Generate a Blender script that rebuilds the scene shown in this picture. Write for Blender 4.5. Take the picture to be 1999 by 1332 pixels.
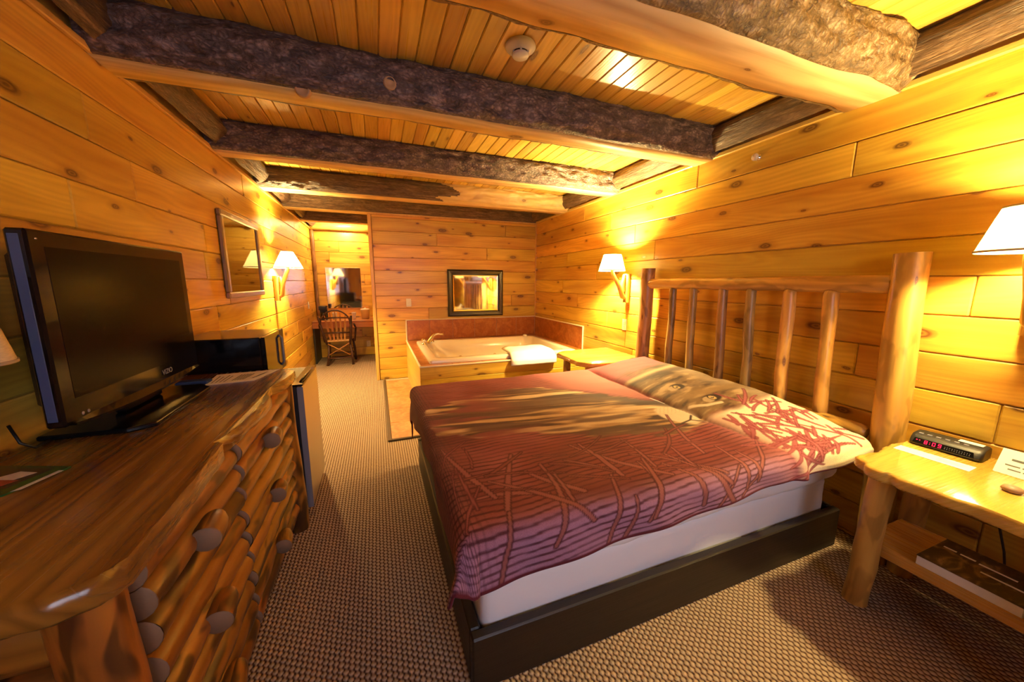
import bpy, math, random
import numpy as np
from mathutils import Vector, Matrix, noise as mnoise
PI = math.pi
random.seed(7)
for _o in list(bpy.data.objects):
    bpy.data.objects.remove(_o)
SC = bpy.context.scene
COL = SC.collection

# ------------------------------------------------------------------ camera, world, daylight, exposure
cam_d = bpy.data.cameras.new('camera'); cam = bpy.data.objects.new('camera', cam_d); COL.objects.link(cam)
cam_d.sensor_width = 36.0; cam_d.lens = 691.437 / 1999 * 36.0; cam_d.clip_start = 0.02
_y, _p, _r = map(math.radians, (20.7649, 9.4048, 0.2124))
_f = Vector((math.sin(_y) * math.cos(_p), math.cos(_y) * math.cos(_p), -math.sin(_p)))
_ri = Vector((math.cos(_y), -math.sin(_y), 0)); _u = _ri.cross(_f)
_r2 = _ri * math.cos(_r) + _u * math.sin(_r); _u2 = -_ri * math.sin(_r) + _u * math.cos(_r)
cam.matrix_world = Matrix((( _r2.x, _u2.x, -_f.x, 0), (_r2.y, _u2.y, -_f.y, 0), (_r2.z, _u2.z, -_f.z, 1.4), (0, 0, 0, 1)))
SC.camera = cam
W = bpy.data.worlds.new('sky'); SC.world = W; W.use_nodes = True
W.node_tree.nodes['Background'].inputs[0].default_value = (0.74, 0.78, 1.0, 1)
W.node_tree.nodes['Background'].inputs[1].default_value = 6.5
pl = bpy.data.lights.new('window_portal', 'AREA'); pl.shape = 'RECTANGLE'; pl.size = 1.5; pl.size_y = 1.2
pl.cycles.is_portal = True
plo = bpy.data.objects.new('window_portal', pl); COL.objects.link(plo)
plo.location = (0.6, -1.36, 1.5); plo.rotation_euler = (math.radians(90), 0, 0)
SC.view_settings.view_transform = 'Standard'; SC.view_settings.look = 'None'
SC.view_settings.gamma = 1.0; SC.view_settings.use_curve_mapping = False
SC.view_settings.exposure = 0.18
LAMP_W = 370.0
LAMP_COL = (1.0, 0.75, 0.30)

# ------------------------------------------------------------------ room constants (metres)
XL, XR, YB, YA, YR = -1.047, 2.417, 5.31, 7.32, -1.3
ZT, ZC = 2.33, 2.50

# ------------------------------------------------------------------ mesh helpers
class MB:
    def __init__(s): s.v = []; s.f = []; s.uv = []
    def add(s, vs, fs, uvf=None):
        o = len(s.v); s.v += [tuple(v) for v in vs]
        for f in fs:
            s.f.append([o + i for i in f])
            s.uv.append([uvf(vs[i], f) for i in f] if uvf else [(0, 0)] * len(f))
    def build(s, name, mat, parent=None, smooth=False, label=None):
        V = np.array(s.v, float); lo, hi = V.min(0), V.max(0)
        org = np.array([(lo[0] + hi[0]) / 2, (lo[1] + hi[1]) / 2, lo[2]])
        me = bpy.data.meshes.new(name); me.from_pydata((V - org).tolist(), [], s.f)
        ul = me.uv_layers.new(name='UVMap')
        flat = [c for f in s.uv for uv in f for c in uv]
        ul.data.foreach_set('uv', flat)
        if smooth: me.polygons.foreach_set('use_smooth', [True] * len(me.polygons))
        me.materials.append(mat); me.update()
        o = bpy.data.objects.new(name, me); COL.objects.link(o)
        pw = Vector(parent['_w']) if parent is not None and '_w' in parent else Vector((0, 0, 0))
        o['_w'] = [float(c) for c in org]
        o.location = Vector(org) - pw; o.parent = parent
        if label: o['label'] = label
        return o

def auto_smooth(o, ang=40):
    me = o.data
    me.polygons.foreach_set('use_smooth', [True] * len(me.polygons))
    me.set_sharp_from_angle(angle=math.radians(ang))
    return o

def cbox(mb, x0, x1, y0, y1, z0, z1, c=0.0, axis=None, off=None):
    """chamfered box; uv: u along 'axis', v across (metres) with a random offset"""
    d = (x1 - x0, y1 - y0, z1 - z0)
    if axis is None: axis = max(range(3), key=lambda i: d[i])
    if off is None: off = (random.random() * 40, random.random() * 40)
    oth = [i for i in range(3) if i != axis]
    def uvf(v, f): return (v[axis] + off[0], v[oth[0]] + v[oth[1]] + off[1])
    lo, hi = (x0, y0, z0), (x1, y1, z1)
    if c <= 0:
        vs = [(x, y, z) for x in (x0, x1) for y in (y0, y1) for z in (z0, z1)]
        fs = [(0, 1, 3, 2), (4, 6, 7, 5), (0, 4, 5, 1), (2, 3, 7, 6), (0, 2, 6, 4), (1, 5, 7, 3)]
        mb.add(vs, fs, uvf); return
    vs = []; idx = {}
    for sx in (0, 1):
        for sy in (0, 1):
            for sz in (0, 1):
                s = (sx, sy, sz); p = [hi[i] if s[i] else lo[i] for i in range(3)]
                for a in range(3):
                    q = list(p)
                    for i in range(3):
                        if i != a: q[i] += -c if s[i] else c
                    idx[(s, a)] = len(vs); vs.append(q)
    fs = []
    for a in range(3):
        o1, o2 = [i for i in range(3) if i != a]
        for sv in (0, 1):
            loop = []
            for (s1, s2) in ((0, 0), (1, 0), (1, 1), (0, 1)):
                s = [0, 0, 0]; s[a] = sv; s[o1] = s1; s[o2] = s2; loop.append(idx[(tuple(s), a)])
            fs.append(loop)
    for a in range(3):
        o1, o2 = [i for i in range(3) if i != a]
        for s1 in (0, 1):
            for s2 in (0, 1):
                e = []
                for sv in (0, 1):
                    s = [0, 0, 0]; s[a] = sv; s[o1] = s1; s[o2] = s2; e.append(tuple(s))
                fs.append([idx[(e[0], o1)], idx[(e[1], o1)], idx[(e[1], o2)], idx[(e[0], o2)]])
    for s in [(a, b, c2) for a in (0, 1) for b in (0, 1) for c2 in (0, 1)]:
        fs.append([idx[(s, 0)], idx[(s, 1)], idx[(s, 2)]])
    ctr = Vector(((x0 + x1) / 2, (y0 + y1) / 2, (z0 + z1) / 2))
    V = [Vector(v) for v in vs]; out = []
    for f in fs:
        n = (V[f[1]] - V[f[0]]).cross(V[f[2]] - V[f[0]]); m = sum((V[i] for i in f), Vector()) / len(f)
        out.append(f if n.dot(m - ctr) > 0 else f[::-1])
    mb.add(vs, out, uvf)

def frames(pts):
    P = [Vector(p) for p in pts]; T = []
    for i in range(len(P)):
        t = (P[min(i + 1, len(P) - 1)] - P[max(i - 1, 0)]); T.append(t.normalized())
    up = Vector((0, 0, 1)) if abs(T[0].z) < 0.9 else Vector((1, 0, 0))
    n = (up - T[0] * up.dot(T[0])).normalized(); N = [n]
    for i in range(1, len(P)):
        n = N[-1] - T[i] * N[-1].dot(T[i]); N.append(n.normalized())
    return P, T, N

def tube(mb, pts, rad, seg=12, wob=0.0, wfreq=6.0, cap=True, round_end=0.0, seed=None, flat=0.0):
    """log / rod along a path; rad: number or list.  uv = (length, girth)"""
    if seed is None: seed = random.random() * 100
    if not isinstance(rad, (list, tuple)): rad = [rad] * len(pts)
    pts = [Vector(p) for p in pts]; rad = list(rad)
    if round_end > 0:
        d0 = (pts[0] - pts[1]).normalized(); d1 = (pts[-1] - pts[-2]).normalized(); e = round_end
        r0, r1 = rad[0], rad[-1]
        pts = [pts[0], pts[0] - d0 * e * 0.3, pts[0] - d0 * e] + pts[1:-1] + [pts[-1] - d1 * e, pts[-1] - d1 * e * 0.3, pts[-1]]
        rad = [r0 * 0.6, r0 * 0.88, r0] + rad[1:-1] + [r1, r1 * 0.88, r1 * 0.6]
    P, T, N = frames(pts); vs = []; L = 0; uvs = []
    for i, (p, t, n) in enumerate(zip(P, T, N)):
        b = t.cross(n)
        if i: L += (P[i] - P[i - 1]).length
        for k in range(seg):
            a = 2 * PI * k / seg; d = n * math.cos(a) + b * math.sin(a); r = rad[i]
            if wob: r *= 1 + wob * mnoise.noise(Vector((math.cos(a) * 0.7 + seed, math.sin(a) * 0.7, L * wfreq)))
            vs.append(p + d * r); uvs.append((L + seed, a * max(rad)))
    fs = []
    n = len(P)
    for i in range(n - 1):
        for k in range(seg):
            k2 = (k + 1) % seg
            fs.append((i * seg + k, i * seg + k2, (i + 1) * seg + k2, (i + 1) * seg + k))
    o = len(mb.v); mb.v += [tuple(v) for v in vs]
    R = max(rad)
    for f in fs:
        mb.f.append([o + i for i in f])
        c = [uvs[i] for i in f]
        if f[1] % seg == 0: c[1] = (c[1][0], 2 * PI * R); c[2] = (c[2][0], 2 * PI * R)
        mb.uv.append(c)
    if cap:
        mb.f.append([o + k for k in range(seg)][::-1]); mb.uv.append([(0, 0)] * seg)
        mb.f.append([o + (n - 1) * seg + k for k in range(seg)]); mb.uv.append([(0, 0)] * seg)

def line_pts(a, b, n, bow=0.0, seed=0.0):
    a, b = Vector(a), Vector(b); out = []
    for i in range(n + 1):
        t = i / n; p = a.lerp(b, t)
        if bow: p += Vector((mnoise.noise(Vector((seed, t * 2, 0))), mnoise.noise(Vector((seed, t * 2, 5))), mnoise.noise(Vector((seed, t * 2, 9))))) * bow * math.sin(PI * t)
        out.append(p)
    return out

def lathe(mb, prof, c, seg=32, axis=None):
    """profile [(r,h)], revolved around z at c (or along axis vector)"""
    ax = Vector(axis).normalized() if axis else Vector((0, 0, 1))
    u = ax.orthogonal().normalized(); w = ax.cross(u); c = Vector(c); vs = []
    for r, h in prof:
        for k in range(seg):
            a = 2 * PI * k / seg; vs.append(c + ax * h + (u * math.cos(a) + w * math.sin(a)) * max(r, 1e-5))
    fs = [(i * seg + k, i * seg + (k + 1) % seg, (i + 1) * seg + (k + 1) % seg, (i + 1) * seg + k) for i in range(len(prof) - 1) for k in range(seg)]
    mb.add(vs, fs, lambda v, f: (v[0], v[2]))

def slab(mb, outline, z0, z1, axis=1, bev=0.006, side=None):
    """extruded outline (list of (x,y)), bevelled top and bottom"""
    n = len(outline); O = [Vector((p[0], p[1])) for p in outline]
    cx = sum(p.x for p in O) / n; cy = sum(p.y for p in O) / n; C = Vector((cx, cy)); rings = []
    for (z, k) in ((z0, bev), (z0 + bev, 0), (z1 - bev, 0), (z1, bev)):
        rings.append([(p + (C - p).normalized() * k).to_3d() + Vector((0, 0, z)) for p in O])
    vs = [v for r in rings for v in r]
    fs = [list(range(n))[::-1], [3 * n + i for i in range(n)]]
    fs += [(r * n + i, r * n + (i + 1) % n, (r + 1) * n + (i + 1) % n, (r + 1) * n + i) for r in range(3) for i in range(n)]
    off = (random.random() * 30, random.random() * 30)
    oa = 1 - axis
    mb.add(vs, fs, lambda v, f: (v[axis] + off[0], v[oa] + v[2] + off[1]))

def empty(name, loc):
    o = bpy.data.objects.new(name, None); COL.objects.link(o); o.location = loc; o['_w'] = [float(c) for c in loc]
    o.empty_display_size = 0.1
    return o
def tag(o, label, cat, group=None):
    o['label'] = label; o['category'] = cat
    if group: o['group'] = group
    return o
def struct(o, label=None):
    o['kind'] = 'structure'
    if label: o['label'] = label
    return o
def copy_tree(o, parent=None):
    c = o.copy(); COL.objects.link(c); c.parent = parent
    for ch in [x for x in COL.objects if x.parent == o]: copy_tree(ch, c)
    return c
def text_mesh(name, body, size, mat, parent, M, ext=0.0006):
    cu = bpy.data.curves.new(name, 'FONT'); cu.body = body; cu.size = size; cu.extrude = ext
    cu.align_x = 'CENTER'; cu.align_y = 'CENTER'
    t = bpy.data.objects.new(name + '_tmp', cu); COL.objects.link(t)
    bpy.context.view_layer.update()
    me = bpy.data.meshes.new_from_object(t.evaluated_get(bpy.context.evaluated_depsgraph_get()))
    bpy.data.objects.remove(t); me.materials.clear(); me.materials.append(mat)
    me.transform(M)
    pw = Vector(parent['_w']) if parent is not None and '_w' in parent else Vector((0, 0, 0))
    me.transform(Matrix.Translation(-pw))
    o = bpy.data.objects.new(name, me); COL.objects.link(o); o.parent = parent
    return o

# ------------------------------------------------------------------ materials
def N(nt, t, **kw):
    n = nt.nodes.new(t)
    for k, v in kw.items():
        if k.startswith('i_'): n.inputs[int(k[2:])].default_value = v
        else: setattr(n, k, v)
    return n
def newmat(name):
    m = bpy.data.materials.new(name); m.use_nodes = True; nt = m.node_tree
    return m, nt, nt.nodes['Principled BSDF'], nt.links.new
def plain(name, col, rough=0.5, metal=0.0, spec=0.5, bump=0.0, bscale=200, emit=None, estr=1.0, coat=0.0):
    m, nt, b, L = newmat(name)
    b.inputs['Base Color'].default_value = (*col, 1); b.inputs['Roughness'].default_value = rough
    b.inputs['Metallic'].default_value = metal; b.inputs['Specular IOR Level'].default_value = spec
    b.inputs['Coat Weight'].default_value = coat
    tc = N(nt, 'ShaderNodeTexCoord'); no = N(nt, 'ShaderNodeTexNoise'); no.inputs['Scale'].default_value = bscale
    L(tc.outputs['Object'], no.inputs['Vector'])
    mr = N(nt, 'ShaderNodeMapRange'); mr.inputs['To Min'].default_value = max(0.02, rough - 0.05); mr.inputs['To Max'].default_value = min(1, rough + 0.05)
    L(no.outputs['Fac'], mr.inputs['Value']); L(mr.outputs['Result'], b.inputs['Roughness'])
    if bump:
        bp = N(nt, 'ShaderNodeBump'); bp.inputs['Strength'].default_value = bump; bp.inputs['Distance'].default_value = 0.002
        L(no.outputs['Fac'], bp.inputs['Height']); L(bp.outputs['Normal'], b.inputs['Normal'])
    if emit:
        b.inputs['Emission Color'].default_value = (*emit, 1); b.inputs['Emission Strength'].default_value = estr
    return m
def mixc(nt, L, fac, a, b, mode='MIX'):
    n = N(nt, 'ShaderNodeMix', data_type='RGBA', blend_type=mode)
    for s, k in ((fac, 0), (a, 6), (b, 7)):
        if isinstance(s, (int, float)): n.inputs[k].default_value = s
        elif isinstance(s, tuple): n.inputs[k].default_value = (*s, 1)
        else: L(s, n.inputs[k])
    return n.outputs[2]
def math_(nt, L, op, a, b=0.0, c=None):
    n = N(nt, 'ShaderNodeMath', operation=op)
    for k, s in enumerate((a, b) if c is None else (a, b, c)):
        if isinstance(s, (int, float)): n.inputs[k].default_value = s
        else: L(s, n.inputs[k])
    return n.outputs[0]
def ramp(nt, L, fac, stops):
    n = N(nt, 'ShaderNodeValToRGB'); cr = n.color_ramp
    while len(cr.elements) < len(stops): cr.elements.new(0.5)
    for e, (p, c) in zip(cr.elements, stops): e.position = p; e.color = (*c, 1) if len(c) == 3 else c
    L(fac, n.inputs[0]); return n.outputs[0]

def wood(name, light, mid, dark, knotc=(0.10, 0.03, 0.008), rough=0.36, knots=0.55, streak=0.35, burn=0.0, coat=0.15, var=0.25, ku=1.5, kv=3.0, kr=0.055, bump=0.15, gv=70.0):
    m, nt, b, L = newmat(name)
    uv = N(nt, 'ShaderNodeUVMap'); uv.uv_map = 'UVMap'
    oi = N(nt, 'ShaderNodeObjectInfo')
    sep = N(nt, 'ShaderNodeSeparateXYZ'); L(uv.outputs[0], sep.inputs[0]); U, V = sep.outputs[0], sep.outputs[1]
    def vec(su, sv, ofs=0.0):
        c = N(nt, 'ShaderNodeCombineXYZ'); L(math_(nt, L, 'MULTIPLY', U, su), c.inputs[0]); L(math_(nt, L, 'MULTIPLY', V, sv), c.inputs[1])
        L(math_(nt, L, 'MULTIPLY_ADD', oi.outputs['Random'], 37.0, ofs), c.inputs[2]); return c.outputs[0]
    def noise(v, det=3.0, dist=0.0):
        n = N(nt, 'ShaderNodeTexNoise'); n.inputs['Scale'].default_value = 1.0; n.inputs['Detail'].default_value = det; n.inputs['Distortion'].default_value = dist
        L(v, n.inputs['Vector']); return n.outputs['Fac']
    broad = noise(vec(1.1, 9.0), 2.0, 0.4)
    fine = noise(vec(2.5, gv * 2.2, 3), 2.0)
    # cathedral rings
    warp = noise(vec(0.9, 5.0, 11), 1.0)
    rv = math_(nt, L, 'MULTIPLY_ADD', warp, 0.30, V)
    rings = math_(nt, L, 'SINE', math_(nt, L, 'MULTIPLY', rv, gv * 3.2))
    rings = math_(nt, L, 'MULTIPLY_ADD', rings, 0.5, 0.5)
    c = ramp(nt, L, broad, [(0.32, mid), (0.62, light)])
    c = mixc(nt, L, math_(nt, L, 'MULTIPLY', math_(nt, L, 'MULTIPLY', rings, fine), streak), c, dark)
    st = noise(vec(0.7, 16.0, 23), 2.0, 0.6)
    stm = math_(nt, L, 'MULTIPLY', math_(nt, L, 'SUBTRACT', st, 0.60), 5.0); stn = N(nt, 'ShaderNodeClamp'); L(stm, stn.inputs[0])
    c = mixc(nt, L, math_(nt, L, 'MULTIPLY', stn.outputs[0], 0.5 * streak + 0.1), c, dark)
    # knots
    vo = N(nt, 'ShaderNodeTexVoronoi'); vo.inputs['Scale'].default_value = 1.0; vo.inputs['Randomness'].default_value = 0.9
    wv = N(nt, 'ShaderNodeVectorMath', operation='ADD')
    kn = N(nt, 'ShaderNodeTexNoise'); kn.inputs['Scale'].default_value = 14.0; L(vec(1.0, 1.0, 31), kn.inputs['Vector'])
    sc = N(nt, 'ShaderNodeVectorMath', operation='SCALE'); sc.inputs['Scale'].default_value = 0.06; L(kn.outputs['Color'], sc.inputs[0])
    kvv = N(nt, 'ShaderNodeCombineXYZ'); L(math_(nt, L, 'MULTIPLY', U, ku), kvv.inputs[0]); L(math_(nt, L, 'MULTIPLY', V, kv), kvv.inputs[1])
    vo.voronoi_dimensions = '2D'
    L(kvv.outputs[0], wv.inputs[0]); L(sc.outputs[0], wv.inputs[1]); L(wv.outputs[0], vo.inputs['Vector'])
    cs = N(nt, 'ShaderNodeSeparateColor'); L(vo.outputs['Color'], cs.inputs[0])
    has = math_(nt, L, 'LESS_THAN', cs.outputs[0], knots)
    rad = math_(nt, L, 'MULTIPLY_ADD', math_(nt, L, 'POWER', cs.outputs[1], 1.6), kr, kr * 0.30)
    q = math_(nt, L, 'DIVIDE', vo.outputs['Distance'], rad)
    core = N(nt, 'ShaderNodeMapRange', interpolation_type='SMOOTHSTEP'); core.inputs['From Min'].default_value = 1.15; core.inputs['From Max'].default_value = 0.75; L(q, core.inputs['Value'])
    halo = N(nt, 'ShaderNodeMapRange', interpolation_type='SMOOTHSTEP'); halo.inputs['From Min'].default_value = 2.6; halo.inputs['From Max'].default_value = 1.0; L(q, halo.inputs['Value'])
    c = mixc(nt, L, math_(nt, L, 'MULTIPLY', math_(nt, L, 'MULTIPLY', halo.outputs[0], has), 0.35), c, dark)
    rng = math_(nt, L, 'MULTIPLY_ADD', math_(nt, L, 'SINE', math_(nt, L, 'MULTIPLY', q, 13.0)), 0.18, 0.72)
    c = mixc(nt, L, math_(nt, L, 'MULTIPLY', math_(nt, L, 'MULTIPLY', core.outputs[0], has), rng), c, knotc)
    if burn > 0:
        bn = noise(vec(5.0, 14.0, 51), 2.0, 0.5)
        bm = N(nt, 'ShaderNodeMapRange', interpolation_type='SMOOTHSTEP'); bm.inputs['From Min'].default_value = 0.49; bm.inputs['From Max'].default_value = 0.59; L(bn, bm.inputs['Value'])
        c = mixc(nt, L, math_(nt, L, 'MULTIPLY', bm.outputs[0], burn), c, (0.03, 0.010, 0.004))
    hs = N(nt, 'ShaderNodeHueSaturation'); L(c, hs.inputs['Color'])
    L(math_(nt, L, 'MULTIPLY_ADD', oi.outputs['Random'], var, 1.0 - var / 2), hs.inputs['Value'])
    r2 = math_(nt, L, 'FRACT', math_(nt, L, 'MULTIPLY', oi.outputs['Random'], 17.3))
    L(math_(nt, L, 'MULTIPLY_ADD', r2, 0.024, 0.4885), hs.inputs['Hue'])
    L(hs.outputs[0], b.inputs['Base Color'])
    b.inputs['Roughness'].default_value = rough; b.inputs['Coat Weight'].default_value = coat; b.inputs['Coat Roughness'].default_value = 0.22
    L(math_(nt, L, 'MULTIPLY_ADD', fine, 0.18, rough - 0.09), b.inputs['Roughness'])
    bp = N(nt, 'ShaderNodeBump'); bp.inputs['Strength'].default_value = bump; bp.inputs['Distance'].default_value = 0.003
    L(math_(nt, L, 'MULTIPLY_ADD', rings, 0.4, fine), bp.inputs['Height']); L(bp.outputs[0], b.inputs['Normal'])
    return m

def bark(name, a, b_, c_, su=7.0, sv=26.0, rough=0.42, spec=0.6):
    m, nt, b, L = newmat(name)
    uv = N(nt, 'ShaderNodeUVMap'); uv.uv_map = 'UVMap'
    mp = N(nt, 'ShaderNodeMapping'); mp.inputs['Scale'].default_value = (su, sv, 1); L(uv.outputs[0], mp.inputs[0])
    n1 = N(nt, 'ShaderNodeTexNoise'); n1.inputs['Scale'].default_value = 1.0; n1.inputs['Detail'].default_value = 6.0; n1.inputs['Roughness'].default_value = 0.68; n1.inputs['Distortion'].default_value = 0.35
    L(mp.outputs[0], n1.inputs['Vector'])
    mp2 = N(nt, 'ShaderNodeMapping'); mp2.inputs['Scale'].default_value = (su * 3.5, sv * 2.5, 1); L(uv.outputs[0], mp2.inputs[0])
    vo = N(nt, 'ShaderNodeTexVoronoi', feature='DISTANCE_TO_EDGE'); vo.inputs['Scale'].default_value = 1.0; L(mp2.outputs[0], vo.inputs['Vector'])
    h = math_(nt, L, 'ADD', n1.outputs['Fac'], math_(nt, L, 'MULTIPLY', vo.outputs['Distance'], 0.35))
    c = ramp(nt, L, h, [(0.38, a), (0.56, b_), (0.78, c_)])  # palest ramp tone paints highlights onto the raised bark
    n3 = N(nt, 'ShaderNodeTexNoise'); n3.inputs['Scale'].default_value = 3.0; L(uv.outputs[0], n3.inputs['Vector'])
    c = mixc(nt, L, math_(nt, L, 'MULTIPLY', n3.outputs['Fac'], 0.5), c, b_, 'MIX')
    L(c, b.inputs['Base Color']); b.inputs['Roughness'].default_value = rough; b.inputs['Specular IOR Level'].default_value = spec
    bp = N(nt, 'ShaderNodeBump'); bp.inputs['Strength'].default_value = 1.0; bp.inputs['Distance'].default_value = 0.022
    L(h, bp.inputs['Height']); L(bp.outputs[0], b.inputs['Normal'])
    return m

M = {}
M['pine'] = wood('honey_pine', (0.74, 0.46, 0.060), (0.55, 0.285, 0.028), (0.29, 0.105, 0.014), var=0.40, knots=0.8, ku=2.2, kv=5.0, kr=0.11)
M['pine_ceiling'] = wood('ceiling_pine', (0.72, 0.46, 0.080), (0.58, 0.33, 0.042), (0.30, 0.125, 0.018), knots=0.3, ku=2.0, kv=7.0, kr=0.08, rough=0.30, coat=0.3, var=0.4)
M['planed'] = wood('planed_log', (0.80, 0.56, 0.24), (0.68, 0.43, 0.15), (0.40, 0.20, 0.06), knots=0.6, ku=2.0, kv=4.0, kr=0.08, rough=0.45, coat=0.0, bump=0.3, streak=0.8, gv=28)
M['trim'] = wood('pine_trim', (0.72, 0.45, 0.10), (0.60, 0.34, 0.07), (0.36, 0.17, 0.03), knots=0.0, rough=0.35)
M['log'] = wood('peeled_log', (0.68, 0.40, 0.09), (0.52, 0.265, 0.045), (0.20, 0.08, 0.018), knots=0.6, rough=0.38, streak=0.6, burn=0.35, kv=6.0, kr=0.05, gv=30)
M['log_grey'] = wood('weathered_log', (0.52, 0.31, 0.10), (0.38, 0.20, 0.055), (0.16, 0.065, 0.02), knots=0.5, rough=0.42, streak=0.6, burn=0.4, kv=6.0, gv=30)
M['scorched'] = wood('scorched_log', (0.36, 0.145, 0.020), (0.22, 0.074, 0.010), (0.065, 0.018, 0.004), knots=0.6, rough=0.34, streak=0.7, burn=0.85, kv=7.0, kr=0.06, gv=30, coat=0.25)
M['log_end'] = plain('sawn_log_end', (0.20, 0.115, 0.062), 0.7, bump=0.4, bscale=60)
M['slab'] = wood('varnished_slab', (0.29, 0.145, 0.020), (0.175, 0.075, 0.009), (0.045, 0.014, 0.003), knots=0.4, rough=0.26, streak=0.8, coat=0.35, gv=45, var=0.05, ku=1.0, kv=2.0)
M['slab_gold'] = wood('golden_slab', (0.66, 0.40, 0.085), (0.55, 0.30, 0.05), (0.34, 0.15, 0.025), knots=0.3, rough=0.28, coat=0.3, var=0.05)
M['live_edge'] = wood('live_edge', (0.36, 0.19, 0.06), (0.24, 0.11, 0.03), (0.10, 0.04, 0.012), knots=0.2, rough=0.45, burn=0.4)
M['bark'] = bark('dark_bark', (0.014, 0.008, 0.008), (0.115, 0.070, 0.062), (0.42, 0.30, 0.27), su=11, sv=24)
M['bark_lamplit'] = bark('flaky_bark', (0.03, 0.015, 0.008), (0.20, 0.115, 0.045), (0.62, 0.46, 0.28), su=15, sv=18)  # golden tones put lamplight into the front beam's bark colour
M['bark_brown'] = bark('ridged_bark', (0.025, 0.012, 0.007), (0.13, 0.07, 0.036), (0.34, 0.22, 0.12), su=5.0, sv=46)
M['peeled'] = plain('inner_bark', (0.48, 0.27, 0.11), 0.55, bump=0.6, bscale=40)
M['dark_wood'] = wood('dark_stained_wood', (0.016, 0.009, 0.005), (0.011, 0.006, 0.004), (0.006, 0.004, 0.003), knots=0.2, rough=0.45, coat=0.0, var=0.1)
M['white'] = plain('white_plastic', (0.80, 0.79, 0.76), 0.4)
M['ivory'] = plain('ivory_plastic', (0.72, 0.62, 0.44), 0.4)
M['black'] = plain('black_gloss', (0.005, 0.005, 0.006), 0.12, spec=0.25)
M['black_matte'] = plain('black_plastic', (0.012, 0.012, 0.014), 0.45)
M['daylit_edge'] = plain('tv_side_daylight', (0.045, 0.085, 0.20), 0.35)  # blue base colour stands for window daylight on the television's side
M['screen'] = plain('tv_screen', (0.004, 0.003, 0.003), 0.20, spec=0.06)
M['steel'] = plain('brushed_steel', (0.52, 0.48, 0.40), 0.36, metal=0.85)
M['grey'] = plain('grey_plastic', (0.20, 0.20, 0.24), 0.45)
M['chrome'] = plain('chrome', (0.85, 0.83, 0.80), 0.08, metal=1.0)
M['brass'] = plain('brass', (0.75, 0.52, 0.20), 0.2, metal=1.0)
M['acrylic'] = plain('cream_acrylic', (0.80, 0.70, 0.54), 0.22, coat=0.4)
M['caulk'] = plain('cream_trim', (0.80, 0.68, 0.48), 0.4)
M['towel'] = plain('white_terry', (0.86, 0.84, 0.78), 0.95, bump=0.8, bscale=350)
M['sheet'] = plain('white_sheet', (0.80, 0.78, 0.78), 0.85, bump=0.25, bscale=30)
M['paper'] = plain('white_paper', (0.82, 0.80, 0.75), 0.6)
M['ink'] = plain('grey_ink', (0.10, 0.10, 0.10), 0.7)
M['blue'] = plain('blue_plastic', (0.02, 0.05, 0.16), 0.3)
M['green'] = plain('green_print', (0.03, 0.09, 0.02), 0.25)
M['photo_dark'] = plain('dark_photo_print', (0.05, 0.02, 0.02), 0.25)
M['red_print'] = plain('red_print', (0.30, 0.05, 0.04), 0.3)
M['led'] = plain('red_led', (0.2, 0.0, 0.01), 0.4, emit=(1.0, 0.01, 0.05), estr=3.0)
M['mirror'] = plain('mirror_glass', (0.92, 0.90, 0.85), 0.025, metal=1.0)
M['gold_frame'] = wood('brown_frame', (0.30, 0.17, 0.09), (0.20, 0.11, 0.06), (0.10, 0.05, 0.03), knots=0.0, rough=0.3)
M['frame_black'] = plain('black_frame', (0.018, 0.012, 0.010), 0.25)
M['twig'] = plain('dark_twig', (0.06, 0.022, 0.012), 0.4)
M['chair_wood'] = wood('chair_oak', (0.52, 0.24, 0.06), (0.40, 0.17, 0.04), (0.22, 0.08, 0.02), knots=0.0, rough=0.35)
M['bucket'] = plain('tan_wicker', (0.62, 0.46, 0.24), 0.6, bump=0.6, bscale=120)
M['liner'] = plain('plastic_liner', (0.62, 0.56, 0.56), 0.5)
M['cord'] = plain('black_cord', (0.01, 0.01, 0.01), 0.5)
M['stone'] = plain('pebble', (0.30, 0.18, 0.10), 0.5, bump=0.5, bscale=60)
M['metal_strip'] = plain('dark_metal_strip', (0.10, 0.075, 0.05), 0.4, metal=0.6)
M['skin_plate'] = plain('clear_knob', (0.75, 0.68, 0.55), 0.1, metal=0.3)

def tile_mat(name, a, b_, c_, rough):
    m, nt, b, L = newmat(name)
    tc = N(nt, 'ShaderNodeTexCoord'); oi = N(nt, 'ShaderNodeObjectInfo')
    ad = N(nt, 'ShaderNodeVectorMath', operation='ADD'); L(tc.outputs['Object'], ad.inputs[0]); L(oi.outputs['Location'], ad.inputs[1])
    n = N(nt, 'ShaderNodeTexNoise'); n.inputs['Scale'].default_value = 9.0; n.inputs['Detail'].default_value = 5.0; n.inputs['Distortion'].default_value = 1.0; L(ad.outputs[0], n.inputs['Vector'])
    n2 = N(nt, 'ShaderNodeTexNoise'); n2.inputs['Scale'].default_value = 40.0; L(ad.outputs[0], n2.inputs['Vector'])
    f = math_(nt, L, 'MULTIPLY_ADD', n2.outputs['Fac'], 0.3, math_(nt, L, 'MULTIPLY', n.outputs['Fac'], 0.7))
    L(ramp(nt, L, f, [(0.36, a), (0.5, b_), (0.64, c_)]), b.inputs['Base Color']); b.inputs['Roughness'].default_value = rough
    return m
M['tile'] = tile_mat('terracotta_tile', (0.30, 0.092, 0.016), (0.40, 0.13, 0.022), (0.48, 0.19, 0.045), 0.32)
M['tile_floor'] = tile_mat('sandstone_tile', (0.44, 0.17, 0.06), (0.54, 0.24, 0.09), (0.62, 0.32, 0.14), 0.4)
M['grout'] = plain('grout', (0.50, 0.36, 0.24), 0.8)

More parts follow.
